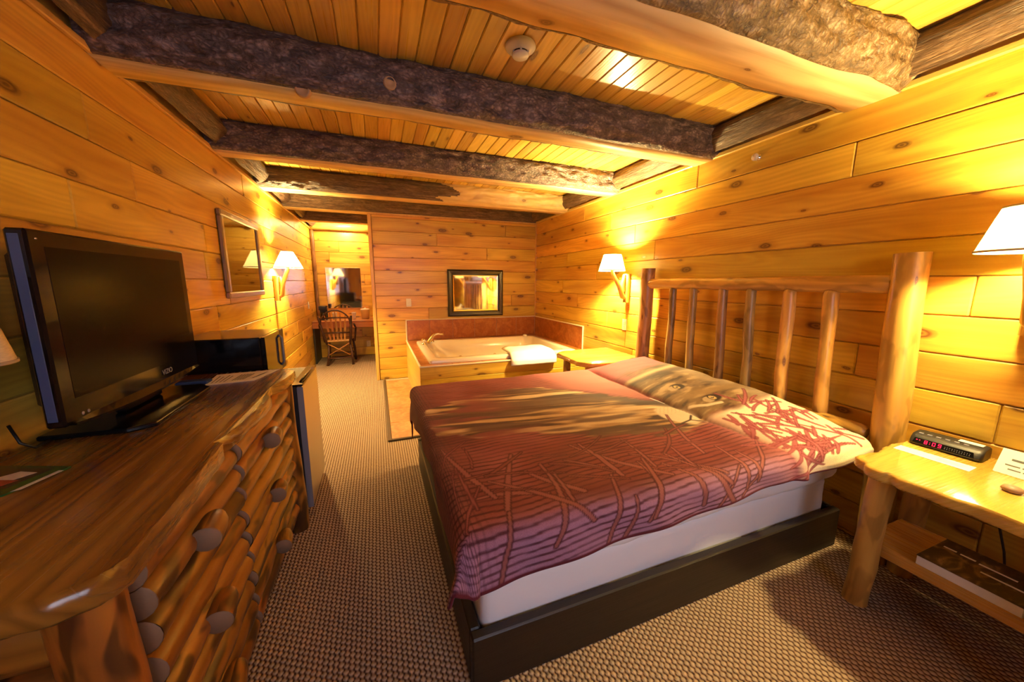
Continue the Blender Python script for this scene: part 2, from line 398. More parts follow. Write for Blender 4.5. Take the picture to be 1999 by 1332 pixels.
def carpet_mat():
    m, nt, b, L = newmat('loop_carpet')
    tc = N(nt, 'ShaderNodeTexCoord'); sep = N(nt, 'ShaderNodeSeparateXYZ')
    nz = N(nt, 'ShaderNodeTexNoise'); nz.inputs['Scale'].default_value = 45.0; nz.inputs['Detail'].default_value = 2.0; L(tc.outputs['Object'], nz.inputs['Vector'])
    sc = N(nt, 'ShaderNodeVectorMath', operation='SCALE'); sc.inputs['Scale'].default_value = 0.006; L(nz.outputs['Color'], sc.inputs[0])
    ad = N(nt, 'ShaderNodeVectorMath', operation='ADD'); L(tc.outputs['Object'], ad.inputs[0]); L(sc.outputs[0], ad.inputs[1]); L(ad.outputs[0], sep.inputs[0])
    k = 2 * PI / 0.0185
    x = math_(nt, L, 'MULTIPLY', sep.outputs[0], k); y = math_(nt, L, 'MULTIPLY', sep.outputs[1], k * 0.80)
    row = math_(nt, L, 'SINE', x)
    ph = math_(nt, L, 'MULTIPLY', math_(nt, L, 'FLOOR', math_(nt, L, 'DIVIDE', x, 2 * PI)), PI * 0.9)
    col = math_(nt, L, 'SINE', math_(nt, L, 'ADD', y, ph))
    h = math_(nt, L, 'MULTIPLY_ADD', col, 0.30, math_(nt, L, 'MULTIPLY_ADD', math_(nt, L, 'COSINE', x), -0.28, 0.5))
    big = N(nt, 'ShaderNodeTexNoise'); big.inputs['Scale'].default_value = 90.0; L(tc.outputs['Object'], big.inputs['Vector'])
    h2 = math_(nt, L, 'MULTIPLY_ADD', big.outputs['Fac'], 0.35, math_(nt, L, 'SUBTRACT', h, 0.17))
    c = ramp(nt, L, h2, [(0.04, (0.05, 0.022, 0.014)), (0.34, (0.24, 0.145, 0.092)), (0.72, (0.50, 0.375, 0.26))])
    L(c, b.inputs['Base Color']); b.inputs['Roughness'].default_value = 0.95; b.inputs['Specular IOR Level'].default_value = 0.1
    bp = N(nt, 'ShaderNodeBump'); bp.inputs['Strength'].default_value = 0.8; bp.inputs['Distance'].default_value = 0.006
    L(h2, bp.inputs['Height']); L(bp.outputs[0], b.inputs['Normal'])
    return m
M['carpet'] = carpet_mat()

def shade_mat(name, col, trans=0.55):
    m = bpy.data.materials.new(name); m.use_nodes = True; nt = m.node_tree; L = nt.links.new
    nt.nodes.remove(nt.nodes['Principled BSDF']); out = nt.nodes['Material Output']
    tc = N(nt, 'ShaderNodeTexCoord'); no = N(nt, 'ShaderNodeTexNoise'); no.inputs['Scale'].default_value = 60.0
    mp = N(nt, 'ShaderNodeMapping'); mp.inputs['Scale'].default_value = (1, 1, 6); L(tc.outputs['Object'], mp.inputs[0]); L(mp.outputs[0], no.inputs['Vector'])
    c = ramp(nt, L, no.outputs['Fac'], [(0.3, tuple(v * 0.82 for v in col)), (0.7, col)])
    d = N(nt, 'ShaderNodeBsdfDiffuse'); t = N(nt, 'ShaderNodeBsdfTranslucent'); mx = N(nt, 'ShaderNodeMixShader'); mx.inputs[0].default_value = trans
    L(c, d.inputs[0]); L(c, t.inputs[0]); L(d.outputs[0], mx.inputs[1]); L(t.outputs[0], mx.inputs[2]); L(mx.outputs[0], out.inputs[0])
    return m
M['shade'] = shade_mat('linen_shade', (0.84, 0.70, 0.46), 0.13)
M['shade_band'] = plain('shade_binding', (0.40, 0.30, 0.20), 0.8)

def glass_mat(name, gloss=0.08):
    m = bpy.data.materials.new(name); m.use_nodes = True; nt = m.node_tree; L = nt.links.new
    nt.nodes.remove(nt.nodes['Principled BSDF']); out = nt.nodes['Material Output']
    t = N(nt, 'ShaderNodeBsdfTransparent'); g = N(nt, 'ShaderNodeBsdfGlossy'); g.inputs['Roughness'].default_value = 0.03
    fr = N(nt, 'ShaderNodeFresnel'); fr.inputs[0].default_value = 1.5
    mx = N(nt, 'ShaderNodeMixShader'); L(math_(nt, L, 'ADD', fr.outputs[0], gloss), mx.inputs[0]); L(t.outputs[0], mx.inputs[1]); L(g.outputs[0], mx.inputs[2]); L(mx.outputs[0], out.inputs[0])
    return m
M['pane'] = glass_mat('window_glass', 0.0)
M['picture_glass'] = glass_mat('picture_glass', 0.12)

def print_mat(name, stops, scale, dist=2.0, rough=0.5):
    m, nt, b, L = newmat(name)
    tc = N(nt, 'ShaderNodeTexCoord'); n = N(nt, 'ShaderNodeTexNoise'); n.inputs['Scale'].default_value = 1.0; n.inputs['Detail'].default_value = 4.0; n.inputs['Distortion'].default_value = dist
    mp = N(nt, 'ShaderNodeMapping'); mp.inputs['Scale'].default_value = scale; L(tc.outputs['Generated'], mp.inputs[0]); L(mp.outputs[0], n.inputs['Vector'])
    L(ramp(nt, L, n.outputs['Fac'], stops), b.inputs['Base Color']); b.inputs['Roughness'].default_value = rough
    return m
M['art'] = print_mat('pale_art_print', [(0.35, (0.48, 0.33, 0.19)), (0.5, (0.66, 0.50, 0.30)), (0.65, (0.74, 0.60, 0.40))], (1, 2, 3))  # pale print, tones raised further to carry the glass reflection
M['cover'] = print_mat('book_cover_print', [(0.38, (0.015, 0.008, 0.006)), (0.52, (0.06, 0.028, 0.012)), (0.68, (0.30, 0.18, 0.08))], (3, 6, 2), 1.0, 0.3)

# ------------------------------------------------------------------ the shell
def plane_box(name, x0, x1, y0, y1, z0, z1, mat, parent=None):
    mb = MB(); cbox(mb, x0, x1, y0, y1, z0, z1, 0); return mb.build(name, mat, parent)

floor = struct(plane_box('floor', XL - 0.15, XR + 0.15, YR - 0.1, YA + 0.15, -0.10, 0.0, M['carpet']), 'brown and tan loop pile carpet')
wall_left = struct(plane_box('wall_left', XL - 0.12, XL - 0.014, YR, YA + 0.12, 0, ZC + 0.05, M['trim']))
wall_right = struct(plane_box('wall_right', XR + 0.014, XR + 0.12, YR, YB + 0.12, 0, ZC + 0.05, M['trim']))
wall_back = struct(plane_box('wall_back', -0.05, XR, YB + 0.014, YB + 0.12, 0, ZC, M['trim']))
wall_alcove = struct(plane_box('wall_alcove', XL - 0.1, 0.45, YA + 0.014, YA + 0.12, 0, ZC + 0.05, M['trim']))
wall_side = struct(plane_box('wall_alcove_side', 0.30, 0.40, YB + 0.12, YA, 0, ZC, M['pine']))
# rear wall with its window (behind the photographer)
mb = MB()
cbox(mb, XL - 0.1, -0.15, YR - 0.1, YR, 0, ZC + 0.05); cbox(mb, 1.35, XR + 0.1, YR - 0.1, YR, 0, ZC + 0.05)
cbox(mb, -0.15, 1.35, YR - 0.1, YR, 0, 0.9); cbox(mb, -0.15, 1.35, YR - 0.1, YR, 2.1, ZC + 0.05)
struct(mb.build('wall_rear', M['pine']))
mb = MB()
for a in ((-0.15, -0.09, 0.9, 2.1), (1.29, 1.35, 0.9, 2.1), (-0.09, 1.29, 0.9, 0.96), (-0.09, 1.29, 2.04, 2.1), (0.58, 0.62, 0.96, 2.04)):
    cbox(mb, a[0], a[1], YR - 0.08, YR + 0.01, a[2], a[3], 0.004)
win = struct(mb.build('window_1', M['trim']))
plane_box('pane', -0.09, 0.58, YR - 0.045, YR - 0.04, 0.96, 2.04, M['pane'], win)
plane_box('pane', 0.62, 1.29, YR - 0.045, YR - 0.04, 0.96, 2.04, M['pane'], win)

def boards(parent, axis, coord, facing, a0, a1, lines, joints, zmin=0.0, mat='pine'):
    """axis: 1 = wall plane x=coord, boards along y;  0 = wall plane y=coord, boards along x"""
    for r in range(len(lines) - 1):
        z1, z0 = lines[r], lines[r + 1]
        if z1 <= zmin: break
        cuts = sorted([a0, a1] + [j for j in joints.get(r, []) if a0 + 0.05 < j < a1 - 0.05])
        for i in range(len(cuts) - 1):
            p0, p1 = cuts[i] + 0.0016, cuts[i + 1] - 0.0016
            d = random.uniform(-0.0012, 0.0012); mb = MB()
            f0, f1 = sorted((coord + d, coord - facing * 0.014))
            if axis == 1: cbox(mb, f0, f1, p0, p1, max(z0, 0.001) + 0.0018, z1 - 0.0018, 0.0050, 1)
            else: cbox(mb, p0, p1, f0, f1, max(z0, 0.001) + 0.0018, z1 - 0.0018, 0.0050, 0)
            mb.build('board', M[mat], parent)

def rj(a0, a1, rows, fixed, lo=1.3, hi=2.6):
    out = {}
    for r in range(rows):
        p = a0 + random.uniform(0.3, 2.0); js = []
        while p < a1 - 0.2: js.append(p); p += random.uniform(lo, hi)
        out[r] = js
    for r, js in fixed.items(): out[r] = js
    return out

lr = [2.33] + [2.142 - 0.1768 * k for k in range(0, 14)]
boards(wall_right, 1, XR, -1, YR, YB, lr, rj(YR, YB, 14, {0: [-0.3, 2.258, 3.9], 1: [-0.6, 1.244, 3.35], 2: [0.1, 2.96], 3: [-0.2, 2.674, 4.3], 4: [0.2, 3.6], 5: [0.739, -0.5, 3.08, 4.4], 6: [2.2, 4.0, 0.2], 7: [1.1, 3.35, -0.3], 8: [0.60, 1.9, 3.02], 9: [1.45, 0.1, 2.9], 10: [0.8, 2.3]}))
ll = [2.33] + [2.141 - 0.1825 * k for k in range(0, 13)]
boards(wall_left, 1, XL, 1, YR, YA, ll, rj(YR, YA, 13, {0: [0.3, 3.9, 6.0], 1: [0.2, 2.042, 4.7], 2: [-0.1, 2.30, 4.4], 3: [0.1, 1.886, 3.0], 4: [1.0, 2.95, 5.3], 5: [0.5, 3.3, 4.95], 6: [1.6, 3.05, 5.2], 7: [2.75, 5.0, 6.2], 8: [3.5, 5.6], 9: [4.2, 5.9], 10: [4.6, 6.1]}))
lb = [2.30, 2.264] + [2.087 - 0.1765 * k for k in range(0, 13)]
boards(wall_back, 0, YB, -1, -0.02, XR, lb, rj(-0.02, XR, 14, {0: [], 1: [1.9], 2: [0.85], 3: [1.6], 4: [], 5: [1.5], 6: [], 7: [2.0], 8: [0.7], 9: [1.2], 10: [], 11: [0.9], 12: []}))
la = [2.33] + [2.122 - 0.196 * k for k in range(0, 12)]
boards(wall_alcove, 0, YA, -1, XL, 0.30, la, {0: [], 1: [-0.60], 2: [-0.77], 3: [], 4: [-0.2], 5: [-0.85], 6: [-0.5], 7: [-0.15], 8: [-0.7], 9: [-0.3], 10: [-0.15]})

# trims
def trimbox(name, *a, c=0.004, axis=None, mat='trim'):
    mb = MB(); cbox(mb, *a, c, axis); return struct(mb.build(name, M[mat]))
trimbox('trim_1', XR - 0.022, XR + 0.0, YR, YB, 2.312, 2.342, axis=1)
trimbox('trim_2', XL, XL + 0.022, YR, YA, 2.312, 2.342, axis=1)
trimbox('trim_3', -0.065, -0.022, YB - 0.012, YB + 0.12, 0, 2.30, axis=2)
trimbox('trim_4', XR - 0.016, XR + 0.0, YB - 0.016, YB + 0.0, 0.86, 2.31, axis=2)

# ceiling planks
ceiling = struct(plane_box('ceiling', XL - 0.1, XR + 0.1, YR, YA + 0.1, ZC + 0.016, ZC + 0.10, M['trim']))
x = XL - 0.02
while x < XR:
    w = 0.0875
    for (ya, yb_) in ((YR, 3.25), (3.25, YA)) if int(x * 97) % 2 else ((YR, YA),):
        mb = MB(); cbox(mb, x + 0.001, x + w - 0.001, ya + 0.001, yb_ - 0.001, ZC + random.uniform(-0.0008, 0.0008), ZC + 0.016, 0.005, 1)
        mb.build('plank', M['pine_ceiling'], ceiling)
    x += w

# ------------------------------------------------------------------ log beams
def beam(name, yc, x0, x1, zb, hw, bulge, label, seed, matb='bark', wav=0.012, knots=(), patches=(), ztop=2.505, group=None, peel=None):
    root = empty(name, ((x0 + x1) / 2, yc, zb)); tag(root, label, 'beam', group)
    n = int((x1 - x0) / 0.013); A = 22
    edge = {s: [hw * (1 + 0) + wav * (mnoise.noise(Vector((seed + s * 7, (x0 + (x1 - x0) * i / n) * 2.1, 0))) * 1.6 + 0.7 * mnoise.noise(Vector((seed + s * 3, (x0 + (x1 - x0) * i / n) * 6.0, 4)))) for i in range(n + 1)] for s in (-1, 1)}
    for s in (-1, 1):
        vs = []; uvs = []
        for i in range(n + 1):
            X = x0 + (x1 - x0) * i / n; e = edge[s][i]
            for k in range(A):
                t = k / (A - 1)
                z = zb + (ztop - zb) * (0.5 - 0.5 * math.cos(PI * t)) ** 0.85
                prof = e + bulge * math.sin(min(1.0, t * 1.25) * PI * 0.5) ** 0.8 - bulge * 0.25 * max(0, t - 0.7) / 0.3
                q = Vector((X * 3.0 + seed, s * 4 + t * 6, 0))
                d = 0.012 * (1 - 2 * abs(mnoise.noise(Vector((X * 7 + seed, t * 5 + s * 4, 1.7))))) * min(1, 3 * t) + 0.010 * mnoise.noise(q * 1.2) + 0.010 * mnoise.noise(Vector((X * 9 + seed, t * 9 + s * 3, 2))) + 0.007 * mnoise.noise(Vector((X * 24, t * 20 + s * 3, seed)))
                if k == 0: d = 0
                vs.append((X, yc + s * (prof + d), z)); uvs.append((X + seed, s * (t * 0.27)))
        fs = []
        for i in range(n):
            for k in range(A - 1):
                q = (i * A + k, (i + 1) * A + k, (i + 1) * A + k + 1, i * A + k + 1)
                fs.append(q if s < 0 else q[::-1])
        for part_, mat_, inside in (('bark_side', matb, False), ('peeled_side', 'planed', True)):
            sel = [f for f in fs if (peel is not None and vs[f[0]][0] + 0.30 * mnoise.noise(Vector((vs[f[0]][0] * 2.5, vs[f[0]][2] * 22, seed))) > peel) == inside]
            if not sel: continue
            used = sorted({i for f in sel for i in f}); mp_ = {v: k for k, v in enumerate(used)}
            mb = MB(); mb.v = [vs[i] for i in used]; mb.f = [[mp_[i] for i in f] for f in sel]; mb.uv = [[uvs[i] for i in f] for f in sel]
            mb.build(part_, M[mat_], root, True)
    # planed underside
    mb = MB(); vs = []; fs = []
    for i in range(n + 1):
        X = x0 + (x1 - x0) * i / n
        vs += [(X, yc - edge[-1][i], zb + 0.02), (X, yc - edge[-1][i] + 0.002, zb), (X, yc, zb - 0.002), (X, yc + edge[1][i] - 0.002, zb), (X, yc + edge[1][i], zb + 0.02)]
    for i in range(n):
        for k in range(4): fs.append((i * 5 + k, i * 5 + k + 1, (i + 1) * 5 + k + 1, (i + 1) * 5 + k))
    mb.add(vs, fs, lambda v, f: (v[0] + seed, v[1] + seed))
    mb.build('planed_underside', M['planed'], root, True)
    for (kx, s, t, r) in knots:
        prof = hw + bulge * math.sin(min(1.0, t * 1.25) * PI * 0.5) ** 0.8
        c = Vector((kx, yc + s * (prof - 0.012), zb + (ztop - zb) * t)); ax = Vector((0, s, -0.35)).normalized()
        mb = MB(); lathe(mb, [(r * 1.25, -0.01), (r * 1.15, 0.012), (r * 0.85, 0.020), (r * 0.75, 0.014), (0.0, 0.016)], c, 18, ax); mb.build('knot_stub', M['peeled'], root, True)
    for (pa, pb_, s, t0, t1) in patches:
        m2 = 26; vs = []
        for i in range(m2 + 1):
            X = pa + (pb_ - pa) * i / m2
            tt0 = t0 + 0.06 * mnoise.noise(Vector((X * 11, seed, 1))); tt1 = t1 + 0.10 * mnoise.noise(Vector((X * 9, seed, 3)))
            e = min(i, m2 - i) / 3.0; tt1 = tt0 + (tt1 - tt0) * min(1.0, 0.15 + e * 0.3)
            for k in range(7):
                t = tt0 + (tt1 - tt0) * k / 6
                z = zb + (ztop - zb) * (0.5 - 0.5 * math.cos(PI * t)) ** 0.85
                prof = hw + 0.004 + bulge * math.sin(min(1.0, max(t, 0.001) * 1.25) * PI * 0.5) ** 0.8 - bulge * 0.25 * max(0, t - 0.7) / 0.3
                vs.append((X, yc + s * (prof + 0.006), z))
        fs = [(i * 7 + k, (i + 1) * 7 + k, (i + 1) * 7 + k + 1, i * 7 + k + 1) for i in range(m2) for k in range(6)]
        if s > 0: fs = [f[::-1] for f in fs]
        mb = MB(); mb.add(vs, fs, lambda v, f: (v[0], v[2])); mb.build('peeled_patch', M['planed'], root, True)
    return root
G = 'log ceiling beams'
beam('log_beam', 1.205, XL, XR, 2.31, 0.112, 0.075, 'nearest ceiling beam, wide wavy planed underside and flaky bark painted lamplit gold', 3.1, 'bark_lamplit', 0.016, knots=((1.22, -1, 0.45, 0.035),), group=G)
beam('log_beam', 2.205, XL, XR, 2.312, 0.088, 0.085, 'second ceiling beam from the front, dark purplish bark with a sawn knot', 8.7, 'bark', 0.010, knots=((0.12, -1, 0.40, 0.028), (-0.28, -1, 0.02, 0.030)), group=G)
beam('log_beam', 3.335, XL, XR, 2.318, 0.085, 0.080, 'third ceiling beam from the front, dark bark above the picture', 14.2, 'bark', 0.008, group=G)
beam('log_beam', 4.40, XL, XR, 2.318, 0.100, 0.070, 'fourth ceiling beam from the front, bark half peeled to pale wood', 21.5, 'bark_brown', 0.008, peel=0.85, group=G)
beam('log_beam', 5.40, XL, XR, 2.318, 0.105, 0.070, 'fifth ceiling beam, over the top of the bath wall', 27.9, 'bark_brown', 0.008, patches=(), group=G)
beam('log_beam', 6.42, XL, 0.30, 2.32, 0.09, 0.060, 'short farthest ceiling beam inside the desk alcove', 33.3, 'bark_brown', 0.006, group=G)

def wall_log(name, x, s, y0, y1, label, seed):
    """bark wall-plate log running along the top of a side wall; s = direction into the room"""
    n = int((y1 - y0) / 0.03); A = 12; vs = []; uvs = []
    for i in range(n + 1):
        Y = y0 + (y1 - y0) * i / n
        for k in range(A):
            t = k / (A - 1); z = 2.342 + (2.505 - 2.342) * t
            d = 0.135 * math.sin((0.12 + 0.62 * t) * PI) ** 0.8
            d += 0.014 * mnoise.noise(Vector((Y * 2.2 + seed, t * 3, 0))) + 0.010 * mnoise.noise(Vector((Y * 5 + seed, t * 14, 3))) + 0.004 * mnoise.noise(Vector((Y * 22 + seed, t * 30, 7)))
            vs.append((x + s * max(d, 0.01), Y, z)); uvs.append((Y + seed, t * 0.22))
    fs = []
    for i in range(n):
        for k in range(A - 1):
            q = (i * A + k, (i + 1) * A + k, (i + 1) * A + k + 1, i * A + k + 1); fs.append(q if s > 0 else q[::-1])
    mb = MB(); mb.v = vs; mb.f = [list(f)[::-1] for f in fs]; mb.uv = [[uvs[i] for i in f][::-1] for f in fs]
    o = mb.build(name, M['bark_brown'], None, True); tag(o, label, 'log', 'wall plate logs'); return o
wall_log('wall_plate_log', XR, -1, YR, YB, 'bark covered log along the top of the headboard wall', 2.0)
wall_log('wall_plate_log', XL, 1, YR, YA, 'bark covered log along the top of the television wall', 9.0)
mb = MB(); tube(mb, line_pts((XL, YA - 0.07, 2.375), (0.30, YA - 0.07, 2.375), 20), 0.075, 20, 0.08, 4.0)
tag(mb.build('peeled_log', M['log'], None, True), 'smooth peeled log along the top of the desk alcove wall', 'log')
mb = MB(); tube(mb, line_pts((XL + 0.035, YA - 0.035, 0.78), (XL + 0.035, YA - 0.035, 2.31), 14, 0.02, 3), 0.032, 12, 0.2, 8.0)
tag(mb.build('corner_pole', M['live_edge'], None, True), 'slim dark bark pole in the corner of the desk alcove', 'pole')

# ------------------------------------------------------------------ tiles: bath surround, deck, hearth strip
tub_deck_z = 0.56
TX0, TY0 = 0.365, 3.56
bath = empty('bath_surround', ((TX0 + XR) / 2, (TY0 + YB) / 2, 0)); tag(bath, 'pine clad bath surround with terracotta tiled deck and splashback', 'bath surround')
mb = MB()  # carcass with an opening for the tub
for a in ((TX0 + 0.016, XR - 0.003, TY0 + 0.016, 3.70), (TX0 + 0.016, XR - 0.003, 4.92, YB - 0.003), (TX0 + 0.016, 0.52, 3.70, 4.92), (2.12, XR - 0.003, 3.70, 4.92)):
    cbox(mb, a[0], a[1], a[2], a[3], 0.0, tub_deck_z - 0.012)
mb.build('carcass', M['grout'], bath)
zl = [tub_deck_z - 0.012, 0.42, 0.245, 0.07, 0.0]
for r in range(4):
    mb = MB(); cbox(mb, TX0, XR, TY0, TY0 + 0.016, zl[r + 1] + 0.001, zl[r] - 0.001, 0.004, 0); mb.build('board', M['pine'], bath)
mb = MB(); cbox(mb, TX0, TX0 + 0.016, TY0 + 0.017, YB, 0.002, tub_deck_z - 0.012, 0.003, 1); mb.build('side_panel', M['trim'], bath)
# deck tiles
def tile(x0, x1, y0, y1, z0, z1, m, par):
    mb = MB(); cbox(mb, x0 + 0.002, x1 - 0.002, y0 + 0.002, y1 - 0.002, z0, z1, 0.002); return mb.build('tile', M[m], par)
xs = [TX0 + 0.012, 0.70, 1.03, 1.36, 1.69, 2.02, XR]
for i in range(6): tile(xs[i], xs[i + 1], TY0 + 0.012, 3.70, tub_deck_z - 0.014, tub_deck_z, 'tile', bath)
ys = [3.70, 4.10, 4.50, 4.92]
for i in range(3): tile(TX0 + 0.012, 0.52, ys[i], ys[i + 1], tub_deck_z - 0.014, tub_deck_z, 'tile', bath); tile(2.12, XR, ys[i], ys[i + 1], tub_deck_z - 0.014, tub_deck_z, 'tile', bath)
for i in range(6): tile(xs[i], xs[i + 1], 4.92, YB - 0.012, tub_deck_z - 0.014, tub_deck_z, 'tile', bath)
# splashback tiles
bx = [0.383, 0.711, 1.052, 1.391, 1.747, 2.08, XR - 0.010]
for i in range(6): tile(bx[i], bx[i + 1], YB - 0.010, YB - 0.001, tub_deck_z + 0.001, 0.846, 'tile', bath)
by = [YB - 0.010, 4.913, 4.547, 4.18, 3.84]
for i in range(4): tile(XR - 0.010, XR - 0.001, by[i + 1], by[i], tub_deck_z + 0.001, 0.846, 'tile', bath)
mb = MB(); cbox(mb, 0.383, XR - 0.002, YB - 0.004, YB - 0.002, tub_deck_z, 0.846); cbox(mb, XR - 0.005, XR - 0.002, 3.84, YB - 0.004, tub_deck_z, 0.846); mb.build('grout', M['grout'], bath)
mb = MB(); cbox(mb, 0.366, XR - 0.001, YB - 0.014, YB, 0.847, 0.862, 0.003); cbox(mb, XR - 0.014, XR, 3.825, YB - 0.014, 0.847, 0.862, 0.003)
cbox(mb, 0.366, 0.383, YB - 0.014, YB, tub_deck_z, 0.847, 0.003); cbox(mb, XR - 0.014, XR, 3.825, 3.842, tub_deck_z, 0.847, 0.003); mb.build('edge_trim', M['caulk'], bath)
mb = MB(); cbox(mb, TX0 - 0.006, XR, TY0 - 0.006, TY0 + 0.013, tub_deck_z - 0.012, tub_deck_z + 0.003, 0.003); cbox(mb, TX0 - 0.006, TX0 + 0.013, TY0 + 0.013, YB - 0.01, tub_deck_z - 0.012, tub_deck_z + 0.003, 0.003); mb.build('nosing', M['caulk'], bath)
# tub
tub = empty('bathtub', (1.33, 4.30, tub_deck_z)); tag(tub, 'cream drop-in jetted bathtub set in a tiled deck', 'bathtub')
mb = MB(); seg = 64
def rr(hx, hy, r, k):  # rounded rectangle point
    pts = []
    for q, (sx, sy) in enumerate(((1, 1), (-1, 1), (-1, -1), (1, -1))):
        for j in range(seg // 4):
            a = PI / 2 * (q + j / (seg // 4 - 1)); pts.append((sx * (hx - r) + r * math.cos(a), sy * (hy - r) + r * math.sin(a)))
    return pts
cx, cy = 1.345, 4.30; rings = []
for hx, hy, r, z in ((0.870, 0.655, 0.03, 0.561), (0.872, 0.657, 0.03, 0.59), (0.862, 0.647, 0.03, 0.602), (0.79, 0.575, 0.12, 0.604), (0.775, 0.560, 0.14, 0.592), (0.75, 0.535, 0.16, 0.46), (0.70, 0.49, 0.18, 0.30), (0.66, 0.45, 0.2, 0.22), (0.60, 0.39, 0.2, 0.205)):
    rings.append([(cx + p[0], cy + p[1], z) for p in rr(hx, hy, r, 0)])
n = len(rings[0]); vs = [v for r in rings for v in r]
fs = [(i * n + k, i * n + (k + 1) % n, (i + 1) * n + (k + 1) % n, (i + 1) * n + k) for i in range(len(rings) - 1) for k in range(n)] + [[(len(rings) - 1) * n + k for k in range(n)]]
mb.add(vs, fs); auto_smooth(mb.build('shell', M['acrylic'], tub), 50)
for jx, jz in ((1.05, 0.36), (1.55, 0.36), (1.85, 0.36)):
    mb = MB(); lathe(mb, [(0.001, 0.022), (0.018, 0.02), (0.026, 0.012), (0.03, 0.0)], (jx, cy + 0.495, jz), 16, (0, -1, 0.25)); mb.build('jet', M['chrome'], tub, True)
mb = MB(); lathe(mb, [(0.001, 0.03), (0.03, 0.026), (0.036, 0.0)], (2.05, 4.86, 0.604), 16); mb.build('air_knob', M['acrylic'], tub, True)
fa = empty('bath_faucet', (0.60, 4.72, 0.604)); tag(fa, 'chrome arched bath spout with two round handles', 'faucet')
mb = MB(); pts = [(0.60 + 0.20 * t, 4.72 - 0.02 * t, 0.604 + 0.12 * math.sin(min(1, t * 1.25) * PI * 0.62) ** 0.9) for t in [i / 14 for i in range(15)]]
tube(mb, pts, [0.022 - 0.008 * i / 14 for i in range(15)], 12); mb.build('spout', M['brass'], fa, True)
for hx, hy in ((0.53, 4.62), (0.66, 4.80)):
    mb = MB(); lathe(mb, [(0.030, 0), (0.028, 0.012), (0.014, 0.022), (0.014, 0.04), (0.028, 0.046), (0.030, 0.064), (0.020, 0.076), (0.0, 0.078)], (hx, hy, 0.604), 18); mb.build('handle', M['chrome'], fa, True)
# towel folded over the bath rim
mb = MB(); nx, ny = 26, 22; vs = []
prof = [(3.93, 0.612), (3.70, 0.612), (3.635, 0.606), (3.60, 0.585), (3.555, 0.572), (3.535, 0.55), (3.53, 0.50)]
def pth(t):
    f = t * (len(prof) - 1); i = min(int(f), len(prof) - 2); u = f - i
    return prof[i][0] * (1 - u) + prof[i + 1][0] * u, prof[i][1] * (1 - u) + prof[i + 1][1] * u
for lay in (0, 1):
    for i in range(nx + 1):
        for j in range(ny + 1):
            y, z = pth(j / ny); X = 1.36 + 0.55 * i / nx + 0.05 * (j / ny) * (-0.6)
            wz = 0.006 * mnoise.noise(Vector((X * 9, y * 9, 1)))
            edge = min(i, nx - i, 3) / 3.0; th = 0.010 + 0.022 * math.sin(edge * PI / 2)
            nz = (0, 1) if j < ny * 0.55 else (-1, 0.15)
            if lay: vs.append((X, y + nz[0] * th, z + nz[1] * th + wz))
            else: vs.append((X, y - 0.0 * nz[0], z + wz * 0.2))
m = (nx + 1) * (ny + 1); g = lambda i, j, l: l * m + i * (ny + 1) + j; fs = []
for i in range(nx):
    for j in range(ny):
        fs.append((g(i, j, 1), g(i, j + 1, 1), g(i + 1, j + 1, 1), g(i + 1, j, 1))); fs.append((g(i, j, 0), g(i + 1, j, 0), g(i + 1, j + 1, 0), g(i, j + 1, 0)))
for i in range(nx): fs.append((g(i, 0, 0), g(i, 0, 1), g(i + 1, 0, 1), g(i + 1, 0, 0))); fs.append((g(i, ny, 0), g(i + 1, ny, 0), g(i + 1, ny, 1), g(i, ny, 1)))
for j in range(ny): fs.append((g(0, j, 0), g(0, j + 1, 0), g(0, j + 1, 1), g(0, j, 1))); fs.append((g(nx, j, 0), g(nx, j, 1), g(nx, j + 1, 1), g(nx, j + 1, 0)))
mb.add(vs, fs); tag(mb.build('towel', M['towel'], None, True), 'folded white towel hanging over the bath rim', 'towel')

# tiled floor strip around the bath (a setting piece)
mb = MB(); cbox(mb, 0.055, 2.0, 3.17, TY0, 0, 0.006); cbox(mb, 0.055, TX0, TY0, YB - 0.02, 0, 0.006)
hearth = struct(mb.build('floor_tiled', M['grout'])); k = 0
for (xa, xb) in ((0.055, 0.36), (0.36, 0.77), (0.77, 1.18), (1.18, 1.59), (1.59, 2.0)): tile(xa, xb, 3.17, TY0 - 0.002, 0.005, 0.012, 'tile_floor', hearth)
for (ya, yb_) in ((3.56, 3.97), (3.97, 4.38), (4.38, 4.79), (4.79, 5.20)): tile(0.055, TX0 - 0.004, ya, yb_, 0.005, 0.012, 'tile_floor', hearth)
trimbox('trim_5', 0.022, 0.055, 3.14, 5.24, 0, 0.016, c=0.003, mat='metal_strip')
trimbox('trim_6', 0.055, 2.0, 3.14, 3.17, 0, 0.016, c=0.003, mat='metal_strip')

# ------------------------------------------------------------------ bed
bed = empty('bed_platform', (1.33, 1.78, 0)); tag(bed, 'low dark stained wooden bed platform with plank sides', 'bed')
BX0, BX1, BY0, BY1, BZ = 0.236, 2.255, 0.985, 2.66, 0.212
def rail(name, *a, c=0.006, axis=None):
    mb = MB(); cbox(mb, *a, c, axis); mb.build(name, M['dark_wood'], bed)
rail('side_rail', BX0, BX1, BY0, BY0 + 0.04, 0.0, BZ); rail('side_rail', BX0, BX1, BY1 - 0.04, BY1, 0.0, BZ)
rail('foot_rail', BX0, BX0 + 0.04, BY0 + 0.041, BY1 - 0.041, 0.0, BZ); rail('head_rail', BX1 - 0.04, BX1, BY0 + 0.041, BY1 - 0.041, 0.0, BZ)
rail('deck', BX0 + 0.041, BX1 - 0.041, BY0 + 0.041, BY1 - 0.041, 0.11, 0.13)

